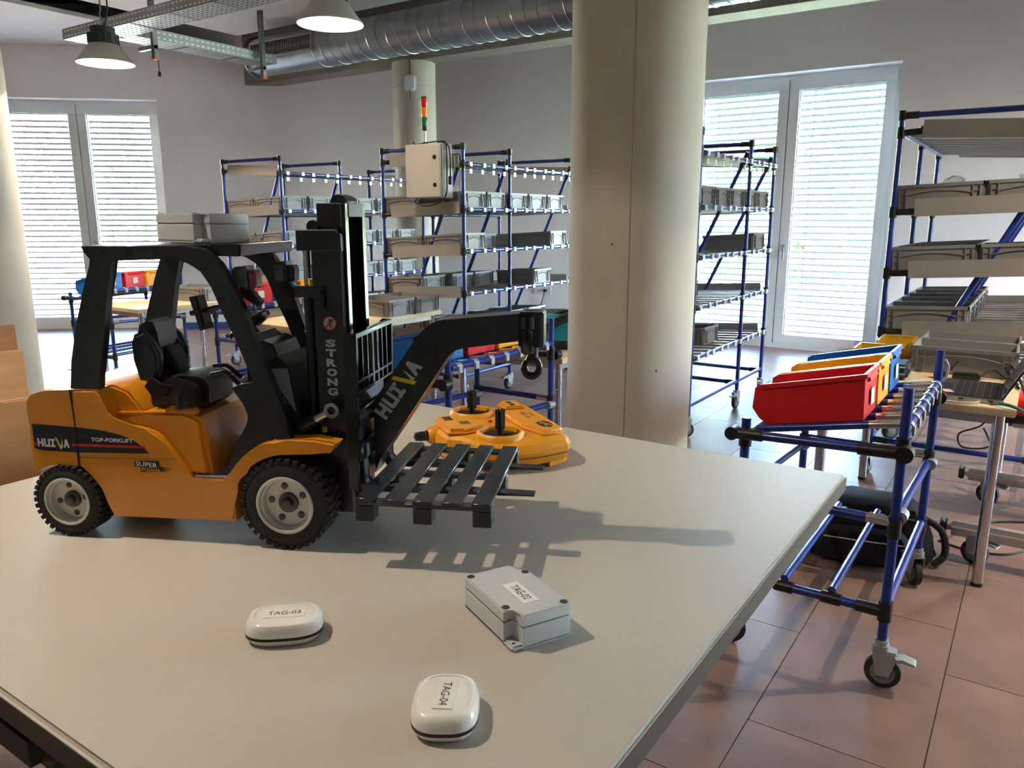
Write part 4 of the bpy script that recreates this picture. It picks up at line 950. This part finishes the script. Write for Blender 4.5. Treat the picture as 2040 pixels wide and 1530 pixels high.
for y0, s in ((0, 1), (W, -1)):
    wheel(.0050, .0455, .0455, .0300, .034, y0, s, 4, 'rear_wheel'); wheel(.2880, .0560, .0560, .0348, .038, y0, s, 5, 'front_wheel')

# overhead guard
G = [(.0561, .3551), (.0597, .3468), (.0680, .3405), (.0650, .3330), (.0547, .3073), (.0399, .2646), (.0279, .2208), (.0212, .1862), (.0607, .1866), (.0628, .2042), (.0711, .2393), (.0823, .2937), (.0938, .3396), (.1700, .3412), (.1791, .3403), (.1870, .3378), (.1946, .3336), (.2020, .3272), (.2081, .3202), (.2128, .3110), (.2167, .3011), (.2239, .282), (.2352, .2572), (.245, .2321), (.2573, .1984), (.2697, .1642), (.2781, .1339), (.2975, .1347), (.2895, .1707), (.2759, .2103), (.261, .2494), (.2493, .2879), (.2394, .3096), (.2307, .3285), (.2250, .3375), (.219, .3446), (.2120, .3498), (.2051, .3531), (.1849, .3557)]
fp('guard_frame', 'plastic_black', G, .0075, .0185, .0012, 2); fp('guard_frame', 'plastic_black', G, W - .0185, W - .0075, .0012, 2)
for x, z in ((.083, .348), (.118, .349), (.152, .349)): lathep('guard_bolt', 'ink', FK, [(.0032, .0071), (.0032, .0079)], 'y', (x, 0, z), 6)
fp('roof', 'plastic_black', [(.062, .3500), (.062, .3560), (.21, .3575), (.214, .3520)], .0185, W - .0185, .001, 1)
fp('roof_front_bar', 'black_gloss', [(.196, .3445), (.196, .3570), (.2440, .3578), (.2465, .3560), (.2455, .3455), (.243, .3440)], .0180, W - .0060, .0012, 2)
fp('side_panel', 'plastic_black', [(.2216, .1904), (.2255, .1932), (.2330, .1955), (.2520, .1997), (.2852, .131), (.2700, .1280), (.245, .119), (.225, .100), (.2085, .0815), (.2045, .0815), (.2222, .1225), (.2380, .1460), (.2408, .1530), (.2410, .1596), (.2365, .1723)], .0185, .0240, .001, 1)
fp('side_panel', 'plastic_black', [(.2216, .1904), (.2520, .1997), (.2852, .131), (.2700, .1280), (.245, .119), (.225, .100), (.2085, .0815), (.2045, .0815), (.2408, .1530), (.2365, .1723)], W - .0240, W - .0185, .001, 1)
fp('floor_plate', 'dash_grey', [(.170, .0800), (.170, .0830), (.226, .0830), (.226, .0800)], .012, W - .012)
# dashboard in steps
fp('dashboard', 'plastic_black', [(.2252, .12), (.2252, .2480), (.2344, .2495), (.2400, .2400), (.2480, .2430), (.2612, .2384), (.2700, .215), (.2760, .20), (.3, .175), (.302, .125)], .052, W - .045, .002, 2)
fp('dash_cover', 'dash_grey', [(.2610, .2370), (.2625, .2365), (.2640, .2230), (.2625, .2225)], .055, .105); fp('dash_cover', 'plastic_dark', [(.263, .222), (.276, .2271), (.2875, .2175), (.3, .15), (.26, .14)], .030, W - .03, .002)
fp('dash_panel', 'dash_grey', [(.2690, .2135), (.2880, .2150), (.2960, .1620), (.2700, .2000)], .0285, .0302); fp('dash_panel', 'dash_grey', [(.258, .199), (.266, .2015), (.286, .172), (.272, .176)], .0282, .0302)
pathp('steering_column', 'plastic_black', FK, [(.245, .0825, .225), (.222, .0825, .252)], .005, 10, 0)
def sw(bm):
    n = 28; q = Matrix.Translation((.218, .0825, .257)) @ Matrix.Rotation(R(-38), 4, 'Y')
    pts = [q @ V((.026 * math.cos(2 * math.pi * i / n), .026 * math.sin(2 * math.pi * i / n), 0)) for i in range(n + 1)]
    add_path(bm, pts, .0033, 8, 0)
    for a in (0, 2.1, 4.2): add_tube(bm, q @ V((0, 0, -.002)), q @ V((.026 * math.cos(a), .026 * math.sin(a), 0)), .0025, 6)
    add_tube(bm, q @ V((0, 0, -.006)), q @ V((0, 0, .003)), .008, 14)
part('steering_wheel', 'plastic_black', FK, sw)
pathp('control_lever', 'plastic_black', FK, [(.224, .04, .20), (.206, .045, .212), (.196, .045, .213), (.187, .045, .212)], .0026, 6); pathp('control_lever', 'plastic_black', FK, [(.224, .035, .192), (.207, .037, .205), (.198, .037, .205), (.188, .037, .203)], .0026, 6)
# seat
st = link('seat', None, FK)
part('cushion', 'plastic_dark', st, lambda bm: add_prism(bm, [(.0960, .157), (.0950, .187), (.1100, .1935), (.1300, .1965), (.1600, .1965), (.1690, .1930), (.1740, .185), (.1730, .163), (.165, .157)], 'y', .046, W - .046, .007, 4))
part('backrest', 'plastic_dark', st, lambda bm: add_prism(bm, [(.0850, .186), (.0780, .2177), (.0770, .2360), (.0840, .2570), (.094, .2630), (.1030, .2610), (.1070, .248), (.1040, .225), (.1060, .205), (.1080, .188)], 'y', .052, W - .052, .009, 4))
for a, b in ((.046, .060), (W - .060, W - .046)): part('side_bolster', 'plastic_black', st, lambda bm: add_prism(bm, [(.0850, .190), (.0790, .215), (.0785, .236), (.0830, .2470), (.0960, .2520), (.1080, .2400), (.1160, .222), (.1150, .203), (.1080, .189)], 'y', a, b, .005, 3))
part('lumbar_pad', 'fabric_black', st, lambda bm: add_prism(bm, [(.1090, .194), (.1060, .224), (.1130, .230), (.1220, .214), (.1240, .196)], 'y', .064, W - .064, .004, 3))
for y, s in ((.047, 1), (W - .047, -1)):
    part('belt_buckle', 'fabric_black', st, lambda bm: add_prism(bm, [(.094, .184), (.104, .196), (.116, .188), (.130, .186), (.122, .172), (.104, .170)], 'y', y - .004, y + .004, .001))
boxp('lever_base', 'yellow', FK, .134, .172, .019, .033, .155, .1635, .002); part('parking_lever', 'plastic_black', FK, lambda bm: (add_lathe(bm, [(.0075, .1630), (.0070, .170), (.0048, .178), (.0020, .181), (.0015, .187), (.0001, .188)], 'z', (.153, .026, 0), 14)))
# lamps, mirror, handle
def headlight(y, s, red=True):
    h = link('headlight', None, FK)
    part('lamp_body', 'lens_clear', h, lambda bm: add_prism(bm, [(.2335, .3090), (.2310, .3270), (.2345, .3320), (.2490, .3335), (.2500, .3080), (.246, .3065)], 'y', y, y + .024, .003, 3))
    part('lamp_lens', 'lens_red' if red else 'plastic_black', h, lambda bm: add_prism(bm, [(.2500, .3075), (.2500, .3280), (.2570, .3285), (.2595, .3240), (.2590, .3095), (.2560, .3070)], 'y', y + .002, y + .022, .003, 3))
    part('lamp_bracket', 'plastic_black', h, lambda bm: add_prism(bm, [(.236, .3090), (.248, .3075), (.262, .292), (.258, .287), (.240, .297)], 'y', y + .006, y + .018, .001))
headlight(.020, 1); headlight(W - .040, -1, False)
mr = link('side_mirror', None, FK)
part('mirror_housing', 'plastic_black', mr, lambda bm: add_prism(bm, [(.186, .2987), (.1960, .3005), (.2045, .2625), (.1962, .2600)], 'y', .004, .024, .002)); pathp('mirror_arm', 'plastic_black', mr, [(.182, .014, .279), (.200, .014, .283), (.226, .012, .2885)], .0030, 8, 0)
pathp('grab_handle', 'plastic_black', FK, [(.243, W - .014, .277), (.236, W - .012, .272), (.235, W - .012, .262), (.247, W - .012, .229), (.254, W - .013, .219), (.266, W - .014, .215)], .0036, 8)
# mast
m0, m1 = .0390, .1260
for a, b in ((m0, m0 + .012), (m1 - .012, m1)):
    r_ = fp('mast_rail', 'plastic_black', [(.3220, .036), (.3205, .352), (.3560, .352), (.3570, .036)], a, b, .0008, 1)
    fp('mast_cap', 'plastic_black', [(.3036, .3500), (.3036, .3737), (.3515, .3737), (.3515, .3700), (.3570, .3690), (.3575, .3500)], a - .0015, b + .003, .001, 1)
    fp('inner_rail', 'black_gloss', [(.3290, .06), (.3290, .4030), (.3600, .4030), (.3600, .06)], a + .0085 if a < .08 else a - .0085, (a + .0195) if a < .08 else a + .0035, .0006, 1)
fp('inner_cap', 'plastic_black', [(.3270, .3765), (.3270, .4032), (.3565, .4032), (.3565, .3765)], m0 + .006, m0 + .020, .001, 1)
fp('inner_top_bar', 'zinc_dull', [(.3585, .3880), (.3585, .4030), (.3608, .4030), (.3608, .3880)], m0 + .0195, m1 - .0195)
fp('inner_back_plate', 'black_rough', [(.3290, .06), (.3290, .385), (.3330, .385), (.3330, .06)], m0 + .019, m1 - .019)
fp('mast_cross_bar', 'plastic_black', [(.322, .3525), (.322, .3680), (.331, .3680), (.331, .3525)], m0, m1)
for y in (m0 + .010, m1 - .010): lathep('chain_wheel', 'plastic_black', FK, [(.007, y - .006), (.0075, y - .003), (.0075, y + .003), (.007, y + .006)], 'y', (.322, 0, .3770), 18)
lathep('chain_wheel', 'plastic_black', FK, [(.010, m1 - .05), (.0105, m1 - .045), (.0105, m1 - .02), (.010, m1 - .015)], 'y', (.342, 0, .4035), 20)
for x, z in ((.3150, .3625), (.344, .391)): lathep('cap_screw', 'ink', FK, [(.001, m0 - .0020), (.0040, m0 - .0020), (.0040, m0 - .0010)] if x < .33 else [(.001, m0 + .0056), (.0040, m0 + .0056), (.0040, m0 + .0062)], 'y', (x, 0, z), 16)
for y in (m0 + .012, m1 - .012): tube('lift_cylinder', (.310, y, .06), (.310, y, .305), .0062, 'plastic_black', FK, 16); tube('lift_rod', (.310, y, .30), (.310, y, .352), .0042, 'chrome', FK, 14)
part('mast_bracket', 'plastic_black', FK, lambda bm: (add_box(bm, .3000, .3350, m0 - .006, m0 + .004, .2975, .3100, .001), add_box(bm, .324, .3355, m0 - .006, m0 + .002, .2840, .3, .001), add_tube(bm, (.3290, m0 - .008, .3035), (.3290, m0, .3035), .0045, 14)))
for x, z in ((.3025, .3050), (.312, .3052), (.3345, .3075), (.329, .292)): lathep('bracket_bolt', 'screw', FK, [(.001, m0 - .0068), (.0011, m0 - .0066), (.0012, m0 - .0058)], 'y', (x, 0, z), 8)
tube('hose_clip', (.3175, m0 + .004, .3105), (.3175, m0 + .004, .3180), .0030, 'print_yellow', FK, 10); tube('hose_clip', (.327, m0 - .002, .137), (.327, m0 - .002, .144), .0030, 'print_yellow', FK, 10)
tube('tilt_rod', (.318, .030, .153), (.3375, .030, .1645), .0058, 'chrome', FK, 16); tube('tilt_sleeve', (.300, .030, .143), (.320, .030, .1545), .0072, 'plastic_black', FK, 14)
lathep('tilt_eye', 'chrome', FK, [(.0048, .0235), (.0092, .0235), (.0092, .0365), (.0048, .0365)], 'y', (.3415, 0, .1670), 24, True); lathep('tilt_pin', 'ink', FK, [(.0001, .025), (.0048, .025), (.0048, .036)], 'y', (.3415, 0, .1670), 16)
# STRONG lettering and warning sign on the near mast rail
ym = m0 - .0009
for i, ch in enumerate('STRONG'): lettering('mast_lettering', ch, 'print_grey', FK, (.3330, ym, .2395 - i * .01155), (1, 0, 0), (0, 0, 1), .0125, .0092, .055)
def ring(r0, r1, n=36): return [[(r0 * math.cos(a), r0 * math.sin(a)), (r1 * math.cos(a), r1 * math.sin(a)), (r1 * math.cos(b), r1 * math.sin(b)), (r0 * math.cos(b), r0 * math.sin(b))] for a, b in ((2 * math.pi * i / n, 2 * math.pi * (i + 1) / n) for i in range(n))]
sg = flat('warning_sign', 'print_grey', FK, [[(.0080 * math.cos(2 * math.pi * i / 36), .0080 * math.sin(2 * math.pi * i / 36)) for i in range(36)]], (.3395, ym, .2675), (1, 0, 0), (0, 0, 1))
flat('sign_pictogram', 'ink', sg, [[(-.0012, .0048), (.0018, .0048), (.0018, .0022), (-.0012, .0022)], [(-.002, .0014), (.0016, .0014), (.001, -.002), (.0012, -.006), (-.0002, -.006), (-.0006, -.002)], [(.0030, .0060), (.0034, .0060), (.0034, -.006), (.0030, -.006)], [(-.0034, .001), (-.001, .001), (-.001, .0002), (-.0034, .0002)]], (0, 0, .0001), (1, 0, 0), (0, 1, 0))
flat('sign_ring', 'print_red', sg, ring(.0070, .0082) + [[(.0044, .0056), (.0056, .0044), (-.0044, -.0056), (-.0056, -.0044)]], (0, 0, .0002), (1, 0, 0), (0, 1, 0))
# carriage with backrest grid
cg = link('carriage', None, FK)
gx0, gx1 = .3630, .3790; ga, gb = .0130, .1530
for a, b in ((ga, ga + .006), (gb - .006, gb)):
    part('grid_post', 'black_gloss', cg, lambda bm: add_prism(bm, [(gx0, .075), (gx0, .2560), (gx0 + .004, .2600), (gx1, .2590), (gx1, .240), (gx1 - .004, .075)], 'y', a, b, .0010, 2))
for z0, z1 in ((.2530, .2595), (.2010, .2045), (.1880, .1915), (.108, .128), (.150, .168)):
    part('grid_bar', 'black_gloss', cg, lambda bm: add_box(bm, gx1 - .006, gx1, ga + .004, gb - .004, z0, z1, .0008, 1))
for k in range(6):
    y = ga + .006 + (k + 1) * (gb - ga - .012) / 7
    part('grid_rod', 'black_gloss', cg, lambda bm: add_box(bm, gx1 - .005, gx1 - .001, y - .0016, y + .0016, .190, .2540))
part('carriage_plate', 'plastic_black', cg, lambda bm: add_box(bm, .359, .371, ga + .02, gb - .02, .072, .19, .001))
for y in (.034, .131):
    part('fork', 'plastic_black', FK, lambda bm: add_prism(bm, [(.3690, .125), (.3770, .125), (.3780, .082), (.3830, .0768), (.5800, .0750), (.5800, .0728), (.3830, .0690), (.3740, .0705), (.3700, .079)], 'y', y - .0085, y + .0085, .0012, 2))
    part('fork_hook', 'plastic_dark', FK, lambda bm: add_box(bm, .371, .381, y - .006, y + .006, .110, .126, .001))
# crane boom and hook
bo = link('boom', None, FK)
BP = [(.3790, .1690), (.4233, .2325), (.4356, .2502), (.4440, .2590), (.4535, .2664), (.4590, .2688), (.4652, .2703), (.5651, .2802), (.5651, .2500), (.5596, .2478), (.4900, .2372), (.4821, .2354), (.4770, .2320), (.4732, .2279), (.3856, .0987), (.3800, .085), (.3790, .08)]
part('boom_arm', 'plastic_black', bo, lambda bm: add_prism(bm, BP, 'y', .0640, .1010, .0022, 2))
part('boom_head', 'black_gloss', bo, lambda bm: add_prism(bm, [(.5560, .0640), (.5790, .0640), (.5850, .0680), (.5850, .0970), (.5790, .1010), (.5560, .1010)], 'z', .2400, .2812, .0015, 2))
lathep('head_bore', 'ink', bo, [(.0001, .2814), (.0100, .2814), (.0100, .2800)], 'z', (.5710, .0825, 0), 24)
lathep('swivel', 'black_gloss', bo, [(.0100, .2760), (.0100, .2620), (.0082, .2600), (.0082, .2350), (.0070, .2330)], 'z', (.5660, .0680, 0), 20)
tube('hook_shank', (.571, .0825, .243), (.571, .0825, .226), .0062, 'plastic_black', bo, 14)
hk = []
for i in range(19):
    a = R(110) - R(342) * i / 18; hk.append((.5695 + .0090 * math.cos(a), .0825, .2130 + .0098 * math.sin(a)))
pathp('hook', 'plastic_black', bo, [(.571, .0825, .2300), (.5690, .0825, .2265)] + hk, [.0048, .0045, .0042, .0046, .0050, .0046, .0036, .0026], 10, 2)
dv = V((.4233 - .3790, 0, .2325 - .1690)).normalized(); up = V((-dv.z, 0, dv.x))
logo(bo, (.3950, .0636, .1470), (dv.x, 0, dv.z), (up.x, 0, up.z), .083, .0190)
for x, z in ((.434, .247), (.4700, .262), (.52, .266)): lathep('boom_boss', 'plastic_black', bo, [(.0030, .0636), (.0034, .0642)], 'y', (x, 0, z), 16)

# ------------------------------------------------------------------ pallet on the forks
PL = thing('toy_pallet', 'black plastic toy pallet of five planks carried on the forks', 'pallet', (-.96285, .43589, TZ), R(25.848))
py0, py1 = -.030, .195
for k in range(5):
    x = .3850 + k * .0330; part('plank', 'plastic_black', PL, lambda bm: add_box(bm, x, x + .0215, py0, py1, .0772, .0817, .0008, 1))
for y in (py0 + .009, .0825, py1 - .009): part('stringer', 'plastic_black', PL, lambda bm: add_box(bm, .3850, .5395, y - .008, y + .008, .0728, .0772, .0006, 1))
for x in (.3955, .4620, .5290):
    for y in (py0 + .010, .0825, py1 - .010): part('block', 'plastic_dark', PL, lambda bm: add_box(bm, x - .0105, x + .0105, y - .010, y + .010, .0545, .0729, .0008, 1))
rb = enclosure(tuple(FK.matrix_basis @ V((0, 0, 0))), 0, 'light grey screwed sensor box standing on the toy forklift roof')
ca, sa = math.cos(R(25.848)), math.sin(R(25.848))
rb.location = (-.96285 + .166 * ca - .0825 * sa, .43589 + .166 * sa + .0825 * ca, TZ + .3578); rb.rotation_euler = (0, 0, R(-3))

# ------------------------------------------------------------------ remote control
RC = thing('remote_control', 'yellow twin-stick remote control lying behind the toy pallet', 'remote control', (-.741, 1.013, TZ), R(144.65))
ro = [(-.098, -.112), (.098, -.112), (.114, -.100), (.127, -.045), (.123, .016), (.106, .044), (.064, .060), (.048, .082), (.030, .086), (-.030, .086), (-.048, .082), (-.064, .060), (-.106, .044), (-.123, .016), (-.127, -.045), (-.114, -.100)]
def ins(P, k, dy=0): return [(x * k, y * k + dy) for x, y in P]
def loft(bm, levels):
    rings = [[bm.verts.new((x, y, z)) for x, y in P] for P, z in levels]; n = len(rings[0])
    for a, b in zip(rings, rings[1:]):
        for q in range(n): bm.faces.new((a[q], a[(q + 1) % n], b[(q + 1) % n], b[q]))
    bm.faces.new(list(reversed(rings[0]))); bm.faces.new(rings[-1])
part('body', 'yellow_matte', RC, lambda bm: loft(bm, [(ins(ro, .985), .0225), (ro, .0245), (ins(ro, 1.0), .034), (ins(ro, .965), .043), (ins(ro, .90), .0475), (ins(ro, .82), .0490)]), True, 24)
part('lower_shell', 'yellow_matte', RC, lambda bm: loft(bm, [(ins(ro, .86), .006), (ins(ro, .95), .010), (ins(ro, .99), .0215), (ins(ro, .985), .0225)]), True, 24)
part('shell_seam', 'hub_dark', RC, lambda bm: loft(bm, [(ins(ro, .994), .0218), (ins(ro, .994), .0228)]), False)
for q in (-1, 1):
    part('grip', 'yellow_matte', RC, lambda bm: add_prism(bm, [(q * .062, -.104), (q * .098, -.106), (q * .112, -.070), (q * .080, -.060)], 'z', 0, .012, .003, 2))
    part('side_recess', 'yellow_matte', RC, lambda bm: add_prism(bm, [(q * .118, -.085), (q * .1285, -.044), (q * .1255, .004), (q * .120, .004), (q * .120, -.044), (q * .110, -.085)], 'z', .026, .033, .001, 1))
    x = q * .0735
    lathep('stick_ring', 'yellow_matte', RC, [(.0335, .045), (.0405, .0450), (.0385, .0540), (.0345, .0575), (.0315, .0565), (.0300, .050), (.030, .044)], 'z', (x, .0, 0), 44, True)
    part('stick_well', 'black_rough', RC, lambda bm: add_lathe(bm, [(.0001, .0520), (.008, .0515), (.018, .0500), (.0310, .0493)], 'z', (x, .0, 0), 32, caps=False))
    def stick(bm):
        add_lathe(bm, [(.0050, .049), (.0054, .058), (.0068, .064), (.0072, .086), (.0062, .089), (.0001, .0895)], 'z', (x, .0, 0), 18)
        for k in range(8):
            a = k * math.pi / 4; add_tube(bm, (x + .0068 * math.cos(a), .0068 * math.sin(a), .061), (x + .0068 * math.cos(a), .0068 * math.sin(a), .0915), .0016, 6)
    part('stick', 'black_rough', RC, stick)
part('lower_panel', 'yellow_matte', RC, lambda bm: add_prism(bm, [(-.084, -.106), (.084, -.106), (.096, -.094), (.100, -.064), (.046, -.046), (-.046, -.046), (-.100, -.064), (-.096, -.094)], 'z', .0460, .0560, .004, 3))
part('antenna_block', 'yellow_matte', RC, lambda bm: add_prism(bm, [(-.034, .010), (.034, .010), (.052, .050), (.044, .078), (-.044, .078), (-.052, .050)], 'z', .0440, .0585, .006, 4))
part('antenna_socket', 'yellow_matte', RC, lambda bm: add_lathe(bm, [(.016, .078), (.016, .088), (.012, .095), (.001, .095)], 'y', (.018, 0, .034), 22))
lathep('antenna', 'black', RC, [(.0085, .092), (.0088, .099), (.0080, .100), (.0083, .107), (.0070, .116), (.0001, .119)], 'y', (.018, 0, .034), 18)
part('shoulder_block', 'yellow_matte', RC, lambda bm: add_prism(bm, [(.052, -.092), (.100, -.092), (.106, -.066), (.086, -.050), (.056, -.056)], 'z', .0545, .0615, .003, 2))
for x in (.068, .086): ubox('toggle_slot', (x, -.073, .0617), (.010, .008, .001), 'ink', RC)
boxp('name_plate', 'ink', RC, .012, .036, .052, .066, .0584, .0588); lettering('panel_lettering', 'TOP', 'yellow', RC, (.033, .0635, .0590), (-1, 0, 0), (0, -1, 0), .018, .005, .02)
em = flat('emblem', 'ink', RC, [[(.020 * math.cos(2 * math.pi * k / 32), .012 * math.sin(2 * math.pi * k / 32)) for k in range(32)]], (-.056, -.084, .0563), (-1, 0, 0), (0, -1, 0))
flat('emblem_mark', 'yellow_matte', em, [[(-.018, -.003), (.011, .009), (.014, .007), (-.015, -.006)], [(-.004, -.011), (-.001, -.011), (.001, -.003), (-.002, -.003)], [(.002, .0), (.016, .0), (.014, -.003), (.003, -.003)]], (0, 0, .0002), (1, 0, 0), (0, 1, 0))
logo(RC, (.030, -.072, .0563), (-1, 0, 0), (0, -1, 0), .040, .008, 'print_red')
lettering('panel_lettering', 'FORKLIFT', 'ink', RC, (.026, -.086, .0563), (-1, 0, 0), (0, -1, 0), .028, .004, .0)
lathep('power_button', 'bin_red', RC, [(.0001, .0520), (.0036, .0520), (.0038, .048)], 'z', (.012, -.012, 0), 14); lathep('indicator', 'ink', RC, [(.0001, .0505), (.0030, .0505), (.0030, .048)], 'z', (.002, -.032, 0), 12)
for k in range(4): ubox('speaker_groove', (-.004 - k * .005, .040, .0588), (.0014, .016, .0006), 'hub_dark', RC)
